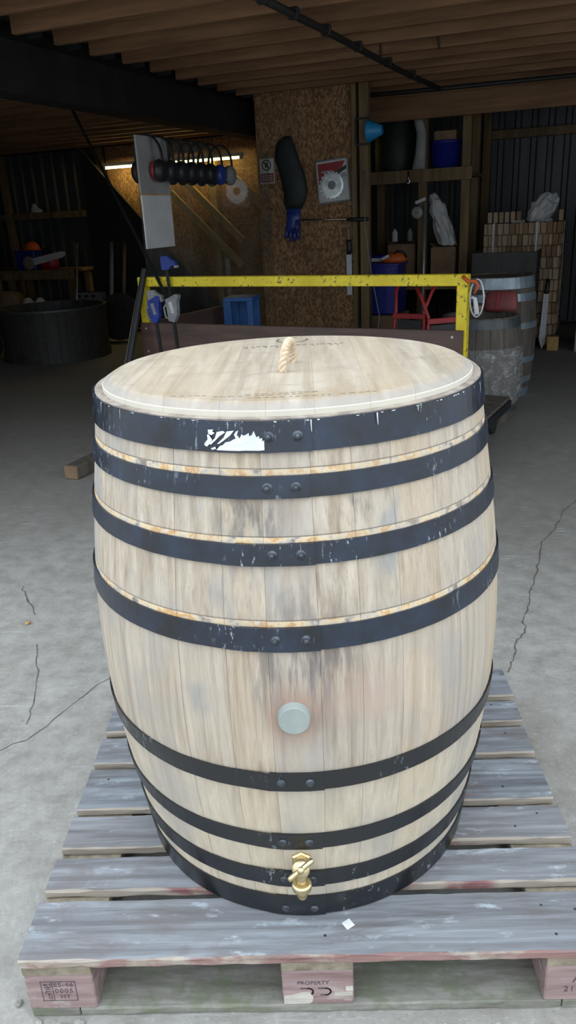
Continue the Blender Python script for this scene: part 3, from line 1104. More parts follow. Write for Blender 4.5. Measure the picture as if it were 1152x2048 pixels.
def stamp(body, size, x, z, parent, align='LEFT', rot=0.0, y=0.0026, space=1.0):
    me = text_mesh(body, size, align, 0.0003, space)
    o = link('stamp', me, 'blockink', parent, loc=(x, y, z))
    o.rotation_euler = (pi / 2, rot, 0)
    return o


B0, B1, B2 = blocks[0], blocks[3], blocks[6]
# heat treatment mark on the corner block
bm = bmesh.new()


def bar(bm, xa, za, xb, zb, w=0.0014, y=0.0025):
    L = sqrt((xb - xa) ** 2 + (zb - za) ** 2)
    box(bm, ((xa + xb) / 2, y, (za + zb) / 2), (L + w, 0.0005, w), Matrix.Rotation(-atan2(zb - za, xb - xa), 3, 'Y'))


X0, X1, XM, Z0, Z1 = 0.034, 0.105, 0.057, 0.047, 0.101
for q in ((X0, Z0, X1, Z0), (X0, Z1, X1, Z1), (X0, Z0, X0, Z1), (X1, Z0, X1, Z1), (XM, Z0, XM, Z1)):
    bar(bm, *q)
# plant-protection emblem: stalk with leaf strokes
for q in ((0.040, 0.093, 0.051, 0.093), (0.040, 0.093, 0.050, 0.084), (0.040, 0.084, 0.051, 0.084), (0.043, 0.079, 0.052, 0.079), (0.043, 0.073, 0.052, 0.073), (0.045, 0.066, 0.052, 0.067), (0.047, 0.052, 0.047, 0.066), (0.052, 0.050, 0.052, 0.062), (0.040, 0.066, 0.043, 0.073), (0.054, 0.086, 0.054, 0.096)):
    bar(bm, *q, w=0.0018)
obj('stamp_frame', bm, 'blockink', B0)
stamp('ES-46', 0.0165, 0.0595, 0.0865, B0, space=1.12)
stamp('0005', 0.0165, 0.0605, 0.0690, B0, space=1.22)
stamp('HT', 0.0150, 0.070, 0.0530, B0, space=1.15)
stamp('PROPERTY', 0.0135, 0.558, 0.0800, B1, space=1.02)
# looped emblem below the lettering: two open hooked strokes
bm = bmesh.new()
for xo in (0.566, 0.602):
    ps = []
    for k in range(9):
        a = pi / 2 - pi * k / 8
        ps.append((xo + 0.014 + 0.010 * cos(a), 0.0595 + 0.0095 * sin(a)))
    ps = [(xo, 0.069)] + ps + [(xo + 0.004, 0.050)]
    for p, q in zip(ps, ps[1:]):
        bar(bm, p[0], p[1], q[0], q[1], 0.0032)
obj('stamp_emblem', bm, 'blockink', B1)
stamp('A', 0.034, 1.1105, 0.0730, B2)
stamp('21-3', 0.021, 1.0945, 0.0480, B2, space=1.15)
# splintered bare patches on the middle block
obj('bare_patch', pm([(0.5295, 0.026), (0.582, 0.026), (0.588, 0.032), (0.590, 0.045), (0.583, 0.058), (0.566, 0.057), (0.548, 0.051), (0.530, 0.049)], 0.0012, Matrix.Translation((0, 0.0025, 0))), 'rawwood', B1)
obj('bare_patch', pm([(0.632, 0.047), (0.670, 0.048), (0.670, 0.057), (0.634, 0.056)], 0.0012, Matrix.Translation((0, 0.0025, 0))), 'rawwood', B1)
obj('bare_patch', pm([(0.657, 0.060), (0.671, 0.060), (0.671, 0.074), (0.656, 0.073)], 0.0012, Matrix.Translation((0, 0.0025, 0))), 'rawwood', B1)

# bits lying about ---------------------------------------------------------------
tag(obj('paint_chip', bx((0, 0, 0.001), (0.020, 0.020, 0.002), rz(0.6), 0.0009), 'chip', loc=(0.667, 0.072, 0.1620)), 'small white paint chip lying on the pallet front board', 'chip')


def pebble(loc, s, m, name, label, cat, seed, group=None):
    bm = bmesh.new()
    bmesh.ops.create_icosphere(bm, subdivisions=2, radius=1)
    rn = random.Random(seed)
    for v in bm.verts:
        f = rn.uniform(0.82, 1.1)
        v.co = Vector((v.co.x * s[0] * f, v.co.y * s[1] * f, (v.co.z * 0.8 + 0.7) * s[2] * f))
        v.co.z = max(v.co.z, 0)
    return tag(obj(name, bm, m, loc=loc, rotz=rn.uniform(0, 3)), label, cat, group)


for k, (x, y, s) in enumerate(((0.075, -0.022, 0.010), (0.105, -0.018, 0.012), (0.15, -0.03, 0.008), (0.035, -0.04, 0.008), (-0.02, 0.06, 0.012), (-0.035, 0.03, 0.009), (0.02, -0.012, 0.009), (-0.015, 0.09, 0.008))):
    pebble((x, y, 0), (s, s * 0.8, s * 0.7), 'stone', 'pebble', 'small grey stone on concrete by the pallet corner', 'stone', k, 'stones by the pallet corner')
pebble((-0.053, 0.165, 0), (0.011, 0.007, 0.006), 'leaf', 'dry_leaf', 'curled tan leaf on concrete left of the pallet', 'leaf', 31)
pebble((-0.575, 1.70, 0), (0.014, 0.010, 0.008), 'leaf', 'wood_chip', 'small yellow wood chip on bare concrete', 'chip', 32)
# timber lying behind the barrel, brown cut end towards the door
tm = thing('timber_offcut', 'dark timber lying on floor with a brown cut end', 'timber', (-0.93, 3.62, 0), radians(68))
obj('beam', bx((0.180, 0, 0.045), (0.34, 0.105, 0.09), None, 0.01), 'darkoak', tm)
obj('cut_end', bx((0.006, 0, 0.045), (0.012, 0.10, 0.085), None, 0.004), 'cardboard', tm)

# ================================================================== YELLOW FRAMED CART
FA = radians(-27.3)
cart = thing('yellow_framed_cart', 'steel cart with chipped yellow frame and brown board sides', 'cart', (-0.49, 4.34, 0), FA)
CL = 2.27
yb = obj('top_bar', bx((CL / 2, 0, 1.160), (CL, 0.06, 0.062), None, 0.004), 'yellow', cart)
for x in (0.03, CL - 0.03):
    obj('post', bx((x, 0.0, 0.64), (0.06, 0.06, 0.98), None, 0.004), 'yellow', cart)
fb = obj('front_board', bx((CL / 2 - 0.005, -0.041, 0.775), (CL - 0.012, 0.021, 0.235), None, 0.003), 'brownply', cart)
for x in (0.05, CL - 0.07):
    for z in (0.70, 0.855):
        obj('screw', lt([(0.008, 0), (0.008, 0.003), (0.001, 0.004)], 8, at(orient((0, -1, 0)), (x, -0.0515, z))), 'galv', fb)
obj('side_board', bx((0.03, 0.62, 0.775), (0.021, 1.16, 0.235), None, 0.003), 'brownply', cart)
for x in (0.03, CL - 0.03):
    obj('base_rail', bx((x, 0.6, 0.20), (0.06, 1.2, 0.06), None, 0.004), 'steel', cart)
obj('base_rail', bx((CL / 2, 1.17, 0.20), (CL - 0.12, 0.06, 0.06), None, 0.004), 'steel', cart)
for k in range(5):
    obj('deck_plank', bx((CL / 2, 0.14 + k * 0.235, 0.242), (CL - 0.02, 0.22, 0.024), None, 0.003), 'darkoak', cart)
for x in (0.10, CL - 0.10):
    for y in (0.12, 1.08):
        c = obj('castor', lt([(0.03, -0.02), (0.072, -0.018), (0.075, 0), (0.072, 0.018), (0.03, 0.02)], 20, at(orient((1, 0, 0)), (x, y, 0.075))), 'rubber', cart, True)
        obj('fork', bx((x, y, 0.135), (0.06, 0.06, 0.07), None, 0.004), 'steel', c)


def cartpt(x, y, z):
    return Vector((-0.49, 4.34, 0)) + Matrix.Rotation(FA, 3, 'Z') @ Vector((x, y, z))


def clamp(x, ztop, zbot, zbody, label, head, body, tilt):
    p = cartpt(x, -0.057, 0)
    c = thing('bar_clamp', label, 'clamp', (p.x, p.y, zbot), FA)
    h = ztop - zbot
    obj('rail', bx((0, 0, h / 2), (0.022, 0.008, h), None, 0.001), 'steel', c)
    hj = obj('jaw', pm([(-0.03, h - 0.075), (0.022, h - 0.075), (0.05, h - 0.05), (0.085, h - 0.055), (0.085, h - 0.03), (0.04, h - 0.005), (0.02, h + 0.012), (-0.03, h + 0.008)], 0.028), head, c)
    obj('jaw_pad', bx((0.080, 0, h - 0.060), (0.022, 0.03, 0.016), None, 0.003), 'greyplastic', hj)
    z = zbody - zbot
    bd = obj('body', pm([(-0.03, z - 0.085), (0.015, z - 0.095), (0.045, z - 0.05), (0.055, z + 0.03), (0.075, z + 0.075), (0.05, z + 0.085), (0.01, z + 0.07), (-0.035, z + 0.055)], 0.034), body, c)
    obj('label_plate', bx((0.008, -0.018, z), (0.028, 0.002, 0.075), Matrix.Rotation(-0.2, 3, 'Y'), 0.001), 'paper' if body == 'greyplastic' else 'greyplastic', bd)
    obj('trigger', tb([(-0.035, 0, z + 0.03), (-0.065, 0, z + 0.0), (-0.06, 0, z - 0.06), (-0.03, 0, z - 0.075)], 0.008, 6), 'greyplastic', c, True)
    c.rotation_euler = (0, tilt, FA)
    return c


clamp(0.315, 1.315, 0.52, 1.00, 'bar clamp with blue jaw and grey body hanging on yellow cart bar', 'navyglove', 'greyplastic', radians(-3))
clamp(0.175, 1.10, 0.50, 0.99, 'short bar clamp with blue body hanging below yellow cart bar', 'greyplastic', 'navyglove', radians(-4))
# poles leaning on the cart
tag(obj('metal_pole', tb([(-0.7373, 3.9612, 0.0), (-0.4384, 4.2815, 1.245)], 0.021, 10), 'steel'), 'dark grey metal pole leaning upright on cart corner', 'pole')
tag(obj('wooden_pole', tb([(-0.7862, 4.0427, 0.0), (-0.4831, 4.2923, 1.135)], 0.013, 8), 'darkoak'), 'thin brown wooden pole leaning behind the metal pole', 'pole')
tag(obj('long_rod', tb([(-1.313, 6.0025, 2.624), (-0.2749, 4.0782, 1.081)], 0.012, 8), 'steel'), 'long thin black rod slanting over the yellow bar to the bar clamps', 'rod')
# cable tangle on the right end of the bar
cb = thing('cable_hank', 'pale looped cable hanging from right end of yellow bar', 'cable', cartpt(CL + 0.003, -0.01, 0.95), FA)
lp = []
for k in range(22):
    a = 2 * pi * k / 20
    lp.append((0.048 + 0.038 * cos(a), -0.01 + 0.004 * k / 10, 0.115 + 0.10 * sin(a)))
obj('loop', tb(lp, 0.0045, 6), 'paper', cb, True)
obj('orange_tape', tb([(-0.03, -0.027, 0.232), (0.004, -0.030, 0.205), (0.042, -0.02, 0.205), (0.058, -0.02, 0.18), (0.035, -0.02, 0.14)], [0.01, 0.011, 0.011, 0.009, 0.006], 6), 'orange', cb, True)
obj('plug', tb([(0.022, -0.02, 0.12), (0.042, -0.02, 0.115), (0.055, -0.02, 0.03)], [0.009, 0.011, 0.015], 8), 'paper', cb, True)

# ================================================================== CLEAR SCREEN AND EAR DEFENDERS
# runs back along the bay, in building coordinates u = -2.04, v 4.2 .. 6.9
scr = thing('clear_screen', 'tall clear plastic screen running back to the chipboard partition', 'screen', W(-2.04, 4.2, 0), RB)
obj('sheet', bx((-0.02, 1.22, 1.10), (0.006, 2.42, 1.98), None, 0.0), 'clear', scr)
obj('upper_board', bx((0.005, 0.20, 1.905), (0.012, 0.42, 0.37), None, 0.002), 'greyboard', scr)
obj('lower_board', bx((0.005, 0.20, 1.535), (0.012, 0.41, 0.355), None, 0.002), 'white', scr)
obj('foot_rail', bx((-0.02, 1.22, 0.06), (0.06, 2.42, 0.11), None, 0.003), 'post', scr)


def muff(v, m, m2, label, z=1.883):
    c = thing('ear_defenders', label, 'ear defenders', W(-2.055, v, z), RB, 'ear defenders hung over the clear screen')
    hw = 0.085
    path = []
    for k in range(17):
        a = pi * k / 16
        path.append((hw * cos(a), 0.0, 0.060 + 0.115 * sin(a)))
    path = [(hw, 0, 0.0)] + path + [(-hw, 0, 0.0)]
    obj('headband', tb(path, 0.013, 8, 0.45), 'black', c, True)
    for s in (1, -1):
        mt = at(orient((s, 0, -0.05), (0, 0, 1)), (s * 0.052, 0, -0.01))
        bm = bmesh.new()
        lathe(bm, [(0.030, 0.0), (0.052, 0.004), (0.054, 0.018), (0.050, 0.034), (0.036, 0.046), (0.001, 0.049)], 18, mt)
        for q in bm.verts:
            q.co.z = q.co.z * 1.15
        cu = obj('ear_cup', bm, m, c, True)
        obj('cushion', lt([(0.030, -0.022), (0.050, -0.018), (0.054, -0.008), (0.052, 0.003), (0.030, 0.005)], 18, mt), m2, cu, True)
    c.scale = (1.25, 1.35, 1.25)
    return c


muff(4.38, 'black', 'red', 'black ear defenders with red cushions over the screen corner')
for v_ in (4.54, 4.70, 4.86, 5.02, 5.18):
    muff(v_, 'black', 'rubber', 'plain black ear defenders hung over the clear screen')
muff(5.35, 'navyglove', 'blue', 'blue ear defenders on the clear screen', 1.880)
muff(5.54, 'greyplastic', 'rubber', 'grey ear defenders next to the blue pair', 1.880)

# fluorescent batten in the far corner
lightfit = thing('tube_light', 'glowing yellow fluorescent tube fitting under the far joists', 'light', W(-4.9, 9.92, 2.30), RB)
obj('housing', bx((0, 0.0, 0.05), (2.25, 0.07, 0.05), None, 0.005), 'white', lightfit)
obj('tube', tb([(-1.08, -0.02, 0.012), (1.08, -0.02, 0.012)], 0.017, 10), 'tube', lightfit, True)
for s in (-1, 1):
    obj('end_cap', bx((s * 1.105, -0.02, 0.014), (0.04, 0.045, 0.05), None, 0.004), 'white', lightfit)
obj('hanger', bx((0, 0.0, 0.19), (0.03, 0.03, 0.25)), 'steel', lightfit)

# ================================================================== ON THE CHIPBOARD PARTITION
PV = 6.989
# hanging rubber gauntlet: long black sleeve, blue glove
gl = thing('rubber_gauntlet', 'long black-sleeved blue rubber glove hanging fingers down on chipboard', 'glove', W(-1.96, PV, 1.29), RB)


def loft(secs, seg=14):
    """secs: (x, y, z, rx, ry)"""
    bm = bmesh.new()
    rings = [[bm.verts.new((x + rx * cos(2 * pi * k / seg), y + ry * sin(2 * pi * k / seg), z)) for k in range(seg)] for x, y, z, rx, ry in secs]
    for a, c in zip(rings, rings[1:]):
        for k in range(seg):
            bm.faces.new((a[k], a[(k + 1) % seg], c[(k + 1) % seg], c[k]))
    bm.faces.new(rings[0][::-1])
    bm.faces.new(rings[-1])
    return bm


obj('sleeve', loft([(0.02, -0.05, 0.30, 0.085, 0.035), (0.03, -0.06, 0.36, 0.11, 0.045), (0.05, -0.06, 0.45, 0.125, 0.05), (0.02, -0.06, 0.62, 0.13, 0.05), (-0.03, -0.055, 0.76, 0.125, 0.045), (-0.045, -0.05, 0.86, 0.105, 0.04), (-0.04, -0.045, 0.93, 0.07, 0.03), (-0.02, -0.04, 0.96, 0.04, 0.02)]), 'sleeve', gl, True)
glv = obj('glove', loft([(-0.005, -0.05, 0.09, 0.070, 0.025), (0.0, -0.05, 0.13, 0.075, 0.03), (0.01, -0.05, 0.20, 0.068, 0.032), (0.02, -0.05, 0.32, 0.075, 0.035)]), 'navyglove', gl, True)
for k, (x, L, dx) in enumerate(((-0.058, 0.075, -0.02), (-0.020, 0.105, -0.012), (0.018, 0.110, 0.0), (0.052, 0.085, 0.008))):
    obj('finger', tb([(x, -0.05, 0.11), (x + dx * 0.5, -0.055, 0.10 - L * 0.55), (x + dx, -0.05, 0.10 - L)], [0.019, 0.018, 0.012], 8), 'navyglove', glv, True)
obj('thumb', tb([(0.055, -0.06, 0.19), (0.060, -0.085, 0.13), (0.05, -0.09, 0.075)], [0.022, 0.02, 0.013], 8), 'navyglove', glv, True)
obj('hook', tb([(-0.02, 0.0, 0.965), (-0.02, -0.05, 0.965), (-0.02, -0.055, 0.985)], 0.005, 6), 'galv', gl, True)
# safety notice
sg = thing('safety_notice', 'small white notice with black ring symbol and dark red panel', 'sign', W(-2.225, PV, 1.955), RB)
obj('plate', bx((0, -0.003, 0), (0.155, 0.004, 0.23), None, 0.001), 'paper', sg)
bm = bmesh.new()
for k in range(20):
    a = 2 * pi * k / 20
    box(bm, (-0.005 + 0.045 * cos(a), -0.0058, 0.055 + 0.045 * sin(a)), (0.016, 0.001, 0.011), Matrix.Rotation(-a + pi / 2, 3, 'Y'))
box(bm, (-0.005, -0.0058, 0.055), (0.085, 0.001, 0.011), Matrix.Rotation(radians(45), 3, 'Y'))
box(bm, (-0.005, -0.0055, 0.055), (0.035, 0.001, 0.045))
obj('ring_symbol', bm, 'black', sg)
obj('red_panel', bx((0, -0.0056, -0.063), (0.14, 0.0012, 0.085)), 'maroon', sg)
bm = bmesh.new()
for z in (-0.043, -0.063, -0.083):
    for k in range(4):
        box(bm, (-0.045 + k * 0.03, -0.0066, z), (0.022, 0.001, 0.006))
obj('lettering', bm, 'paper', sg)
# saw blade in its clear pack
bp = thing('saw_blade_pack', 'circular saw blade in red and white blister pack on chipboard', 'saw blade', W(-1.535, PV, 1.825), RB)
rot = Matrix.Rotation(radians(-4), 3, 'Y')
bm = bx((0, -0.006, 0), (0.325, 0.008, 0.385), rot, 0.003)
obj('card', bm, 'paper', bp)
R4 = rot.to_4x4()
obj('red_corner', pm([(-0.145, 0.165), (0.135, 0.17), (0.10, 0.11), (0.0, 0.06), (-0.09, 0.0), (-0.145, -0.02)], 0.002, R4 @ Matrix.Translation((0, -0.0112, 0))), 'red', bp)
obj('black_stripe', pm([(0.145, 0.13), (0.145, 0.095), (0.03, 0.045), (-0.01, 0.065)], 0.002, R4 @ Matrix.Translation((0, -0.0125, 0))), 'black', bp)
bd = obj('blade', lt([(0.118, 0.0), (0.118, 0.003), (0.10, 0.004), (0.001, 0.004)], 36, at(orient((0, -1, 0)), rot @ Vector((-0.015, -0.014, -0.035)))), 'chrome', bp)
bm = bmesh.new()
for k in range(18):
    a = 2 * pi * k / 18
    c = rot @ Vector((-0.015 + 0.12 * cos(a), -0.016, -0.035 + 0.12 * sin(a)))
    box(bm, c, (0.016, 0.003, 0.012), Matrix.Rotation(-a, 3, 'Y'))
obj('teeth', bm, 'chrome', bd)
obj('hub', lt([(0.04, 0.0), (0.04, 0.003), (0.02, 0.004), (0.001, 0.004)], 20, at(orient((0, -1, 0)), rot @ Vector((-0.015, -0.018, -0.035)))), 'greyplastic', bd)
bm = bmesh.new()
for x, z, sx, sz in ((0, 0.190, 0.33, 0.014), (0, -0.190, 0.33, 0.014), (-0.160, 0, 0.014, 0.385), (0.160, 0, 0.014, 0.385)):
    box(bm, rot @ Vector((x, -0.014, z)), (sx, 0.012, sz), rot, 0.004)
obj('blister_rim', bm, 'greyplastic', bp)
# white lettering block on the red corner and small print on the card
bm = bmesh.new()
for x, z, w_, h_ in ((-0.06, 0.09, 0.10, 0.016), (0.115, 0.055, 0.05, 0.012), (0.12, 0.035, 0.05, 0.02), (0.12, 0.01, 0.045, 0.006), (0.115, -0.005, 0.05, 0.006)):
    box(bm, rot @ Vector((x, -0.0138, z)), (w_, 0.0008, h_), rot)
obj('printing', bm, 'greyboard', bp)
# long screwdriver bar and hanging saw
sd = thing('long_screwdriver', 'long thin steel bar with black handle held level across chipboard', 'tool', W(-1.19, PV - 0.06, 1.465), RB)
obj('shaft', tb([(-0.68, 0, 0.02), (-0.16, 0, 0.004)], 0.007, 8), 'chrome', sd, True)
obj('handle', tb([(-0.20, 0, 0.004), (-0.16, 0, 0.003), (-0.12, 0, 0.0), (0.0, 0, 0.0), (0.02, 0, 0)], [0.009, 0.016, 0.020, 0.021, 0.014], 10), 'black', sd, True)
obj('bracket', bx((-0.04, 0.03, -0.012), (0.05, 0.05, 0.012)), 'steel', sd)
hs = thing('hand_saw', 'narrow hand saw with pale blade hanging on chipboard by post', 'saw', W(-1.385, PV, 0.75), RB)
obj('blade', bx((0, -0.012, 0.20), (0.055, 0.003, 0.40), None, 0.001), 'saw', hs)
obj('handle', loft([(0, -0.015, 0.39, 0.024, 0.014), (0, -0.015, 0.44, 0.027, 0.016), (0.003, -0.015, 0.50, 0.022, 0.016), (0, -0.015, 0.53, 0.026, 0.015)], 10), 'black', hs, True)
obj('hanging_strap', bx((0, -0.01, 0.575), (0.022, 0.006, 0.11)), 'stringer', hs)

# ================================================================== THINGS BEHIND THE CART
# blue trestle
tr = thing('blue_stool', 'blue painted steel stool standing on the cart deck', 'stool', W(-1.60, 4.80, 0.254), radians(-12))
obj('top', bx((0, 0, 0.70), (0.23, 0.24, 0.03), None, 0.004), 'blue', tr)
for x in (-0.09, 0.09):
    for y in (-0.09, 0.09):
        obj('leg', bx((x, y, 0.345), (0.045 if x > 0 else 0.06, 0.045, 0.69), None, 0.004), 'blue', tr)
obj('panel', bx((-0.02, 0.10, 0.45), (0.16, 0.01, 0.44)), 'blue', tr)


def hand_truck(loc, rot, label):
    t = thing('hand_truck', label, 'hand truck', loc, rot)
    for s in (-1, 1):
        obj('side_rail', tb([(s * 0.16, 0, 0.12), (s * 0.16, 0.0, 0.62), (s * 0.15, 0.02, 0.80), (s * 0.19, 0.10, 0.98), (s * 0.20, 0.20, 1.06)], 0.017, 8), 'red', t, True)
        obj('grip', tb([(s * 0.20, 0.195, 1.055), (s * 0.205, 0.29, 1.09)], 0.022, 8), 'black', t, True)
        w = obj('wheel', lt([(0.03, -0.03), (0.12, -0.032), (0.13, 0), (0.12, 0.032), (0.03, 0.03)], 22, at(orient((1, 0, 0)), (s * 0.22, 0.06, 0.13))), 'rubber', t, True)
        obj('hub', lt([(0.055, -0.034), (0.055, 0.034)], 14, at(orient((1, 0, 0)), (s * 0.22, 0.06, 0.13))), 'red', w)
    for z in (0.25, 0.5, 0.76):
        obj('cross_bar', bx((0, 0, z), (0.34, 0.03, 0.05), None, 0.004), 'red', t)
    obj('back_plate', bx((0, 0.02, 0.62), (0.26, 0.012, 0.20)), 'black', t)
    obj('toe_plate', bx((0, -0.12, 0.012), (0.36, 0.24, 0.012)), 'red', t)
    t.scale = (0.74, 0.74, 0.74)
    return t


hand_truck((1.57, 4.29, 0.254), radians(16), 'red tubular hand truck on cart deck, close to the yellow corner post')
hand_truck((1.37, 4.60, 0.254), radians(-34), 'red tubular hand truck on cart deck, farther from the yellow corner post')
# grey tin on the hand truck side
# right storage rack against the partition post -----------------------------------
rk = thing('storage_rack', 'tall rough timber rack with shelves beside the chipboard partition', 'rack', W(-1.05, 8.5, 0), RB)
for u, d in ((0.11, -0.12), (0.58, -0.12), (-0.52, 0.5), (0.58, 0.5)):
    obj('upright', bx((u, d, 1.31), (0.095, 0.09, 2.60), None, 0.004), 'post', rk)
for z in (0.72, 1.86):
    obj('shelf', bx((0.03, 0.2, z), (1.24, 0.72, 0.04), None, 0.003), 'post', rk)
    obj('shelf_edge', bx((0.03, -0.19, z + 0.01), (1.24, 0.03, 0.13), None, 0.003), 'post', rk)


def on_rack(name, label, cat, u, v, z, rot=0.0):
    return thing(name, label, cat, W(u, v, z), RB + rot)


# big dark container with a blue funnel beside it
ct = on_rack('plastic_drum', 'large dark plastic drum on upper shelf of the timber rack', 'drum', -1.30, 8.62, 1.882)
obj('body', lt([(0.21, 0.0), (0.235, 0.03), (0.24, 0.25), (0.245, 0.28), (0.24, 0.31), (0.235, 0.55), (0.20, 0.60), (0.001, 0.61)], 28), 'sleeve', ct, True)
obj('lid_ring', lt([(0.240, 0.535), (0.25, 0.54), (0.25, 0.565), (0.235, 0.57)], 28, None, False), 'black', ct, True)
fn = tag(obj('blue_funnel', lt([(0.100, 0.0), (0.103, 0.008), (0.048, 0.12), (0.042, 0.14), (0.001, 0.14)], 22, at(orient((1, -0.05, 0.0)), (0, 0, 0))), 'cyan', None, True, W(-1.176, 6.965, 2.235), RB), 'bright blue plastic funnel fixed sideways to the chipboard post', 'funnel')
bm = bmesh.new()
for z in (-0.11, 0.11):
    box(bm, (0, 0, z), (0.13, 0.016, 0.018))
box(bm, (-0.058, 0, 0), (0.016, 0.016, 0.22))
obj_br = tag(obj('wall_bracket', bm, 'steel', None, False, W(-1.225, 6.938, 2.235), RB), 'dark square bracket on chipboard post beside the blue funnel', 'bracket')
bg_ = on_rack('folded_sack', 'grey folded sack hanging on edge of the timber rack shelf', 'sack', -0.98, 8.303, 1.937)
obj('cloth', loft([(0.0, 0, 0.0, 0.075, 0.03), (0.02, 0, 0.15, 0.06, 0.03), (0.03, 0, 0.35, 0.055, 0.025), (-0.01, 0, 0.5, 0.05, 0.03), (-0.03, 0, 0.62, 0.055, 0.02), (-0.01, 0, 0.66, 0.02, 0.01)], 10), 'greyboard', bg_, True)
bk = on_rack('blue_tub', 'dark blue plastic tub on upper shelf of the timber rack', 'tub', -0.72, 8.55, 1.882)
obj('shell', lt([(0.14, 0), (0.15, 0.01), (0.185, 0.30), (0.195, 0.305), (0.195, 0.33), (0.18, 0.33), (0.145, 0.03), (0.001, 0.025)], 22), 'bluebin', bk, True)
cl_ = on_rack('cardboard_box', 'brown cardboard box stacked in the blue tub on the rack', 'box', -0.72, 8.55, 2.17)
obj('carton', bx((0, 0, 0.07), (0.24, 0.22, 0.14), None, 0.004), 'cardboard', cl_)
hook = tag(obj('snap_hook', tb([(0, 0, 0.12), (0, 0, 0.05), (0.012, 0, 0.03), (0.012, 0, 0.0), (-0.012, 0, 0.0), (-0.012, 0, 0.03)], 0.012, 8), 'chrome', None, True, W(-1.085, 8.286, 1.93 - 0.13), RB), 'shiny steel snap hook hanging from the rack shelf edge', 'hook')
# lower shelf things
for k, (u, v, w_, d_, h_, m, lab) in enumerate(((-1.50, 8.62, 0.24, 0.34, 0.30, 'bluebin', 'deep blue storage bin on lower shelf by the chipboard post'),
                                               (-1.19, 8.58, 0.32, 0.34, 0.42, 'cardboard', 'tall open cardboard box on lower rack shelf'),
                                               (-0.70, 8.52, 0.28, 0.32, 0.38, 'cardboard', 'square cardboard box under the white paper sack'))):
    b = on_rack('storage_box', lab, 'box', u, v, 0.742)
    obj('body', bx((0, 0, h_ / 2), (w_, d_, h_), None, 0.006), m, b)
    for s in (-1, 1):
        obj('flap', bx((s * (w_ / 2 - 0.03), 0, h_ + 0.012), (0.09, d_ * 0.96, 0.006), Matrix.Rotation(s * -0.5, 3, 'Y')), m, b)
sk = on_rack('paper_sack', 'crumpled white paper sack lying over boxes on the rack', 'sack', -0.72, 8.42, 1.135)
bm = bmesh.new()
bmesh.ops.create_icosphere(bm, subdivisions=3, radius=1)
rn = random.Random(12)
for v in bm.verts:
    f = rn.uniform(0.8, 1.12)
    x, y, z = v.co
    v.co = Vector((x * 0.155 * f, y * 0.13 * f, max(0, 0.20 + z * 0.24 * f - 0.28 * x)))
    v.co.z = max(v.co.z, 0.0)
obj('sack', bm, 'paper', sk)
dk = on_rack('tape_roll', 'round pale roll of tape hanging in front of the rack upright', 'roll', -0.975, 8.27, 1.495)
obj('roll', lt([(0.02, 0), (0.062, 0), (0.065, 0.02), (0.062, 0.04), (0.02, 0.04)], 22, at(orient((0, -1, 0)), (0, 0, 0))), 'greyboard', dk, True)
obj('core', lt([(0.02, -0.09), (0.02, 0.042)], 14, at(orient((0, -1, 0)), (0, 0, 0))), 'stringer', dk)
pl = thing('steel_pole', 'grey metal pole with bent white top standing before the rack', 'pole', W(-0.902, 8.24, 0), RB)
obj('shaft', tb([(0, 0, 0), (0.0, 0.08, 1.60)], 0.018, 10), 'galv', pl, True)
obj('bent_top', bx((-0.045, 0.055, 1.615), (0.12, 0.05, 0.035), Matrix.Rotation(-0.35, 3, 'Y'), 0.004), 'white', pl)
# small bottles on the lower shelf
for k, (u, z, lab) in enumerate(((-1.22, 1.185, 'white bottle on the tall cardboard box, right-hand one'), (-1.30, 1.185, 'grey bottle beside the white bottle'))):
    t_ = on_rack('bottle', lab, 'bottle', -1.19 + 0.09 * (k * 2 - 1), 8.47, 1.19)
    obj('body', lt([(0.03, 0), (0.032, 0.01), (0.032, 0.10), (0.014, 0.125), (0.014, 0.14), (0.001, 0.14)], 14), 'paper' if k == 0 else 'greyplastic', t_, True)
    obj('cap', lt([(0.017, 0.138), (0.017, 0.165), (0.001, 0.166)], 12), 'black', t_, True)
# blue tote and orange thing on it, behind the cart right of the partition post
tt = thing('blue_tote', 'blue ribbed plastic tote crate on stand beside the chipboard post', 'crate', W(-1.16, 7.55, 0.50), RB)
obj('shell', bx((0, 0, 0.255), (0.36, 0.40, 0.50), None, 0.012), 'bluebin', tt)
for x in (-0.15, -0.05, 0.05, 0.15):
    obj('rib', bx((x, -0.206, 0.24), (0.018, 0.014, 0.44), None, 0.003), 'bluebin', tt)
obj('rim', bx((0, 0, 0.505), (0.39, 0.43, 0.03), None, 0.006), 'bluebin', tt)
st_ = tag(obj('crate_stand', bx((0, 0, 0.249), (0.42, 0.46, 0.498), None, 0.006), 'cardboard', None, False, W(-1.16, 7.55, 0), RB), 'plain brown box standing under the blue tote', 'box')
og = thing('orange_saw', 'orange and white power tool lying on the blue tote', 'power tool', W(-1.06, 7.52, 1.021), RB)
obj('housing', loft([(0.0, 0, 0.0, 0.13, 0.08), (0.0, 0, 0.03, 0.15, 0.09), (0.02, 0, 0.07, 0.11, 0.07), (0.03, 0, 0.10, 0.07, 0.04)], 12), 'orange', og, True)
obj('guard', bx((-0.07, -0.09, 0.055), (0.09, 0.02, 0.03), Matrix.Rotation(-0.4, 3, 'Y'), 0.004), 'white', og)
obj('bar', bx((-0.19, -0.03, 0.03), (0.16, 0.008, 0.035), None, 0.003), 'white', og)
obj('grip', tb([(0.02, -0.05, 0.09), (0.05, -0.06, 0.12), (0.12, -0.05, 0.10), (0.14, -0.03, 0.05)], 0.012, 6), 'black', og, True)
wire = tag(obj('hanging_cable', tb([W(-1.20, 6.942, 1.9), W(-1.17, 6.8, 1.4), W(-1.05, 6.6, 0.95), W(-0.95, 6.5, 0.6), W(-0.98, 6.45, 0.25), W(-1.0, 6.4, 0.01)], 0.006, 6), 'greyplastic', None, True), 'thin grey cable hanging from the chipboard post to floor', 'cable')


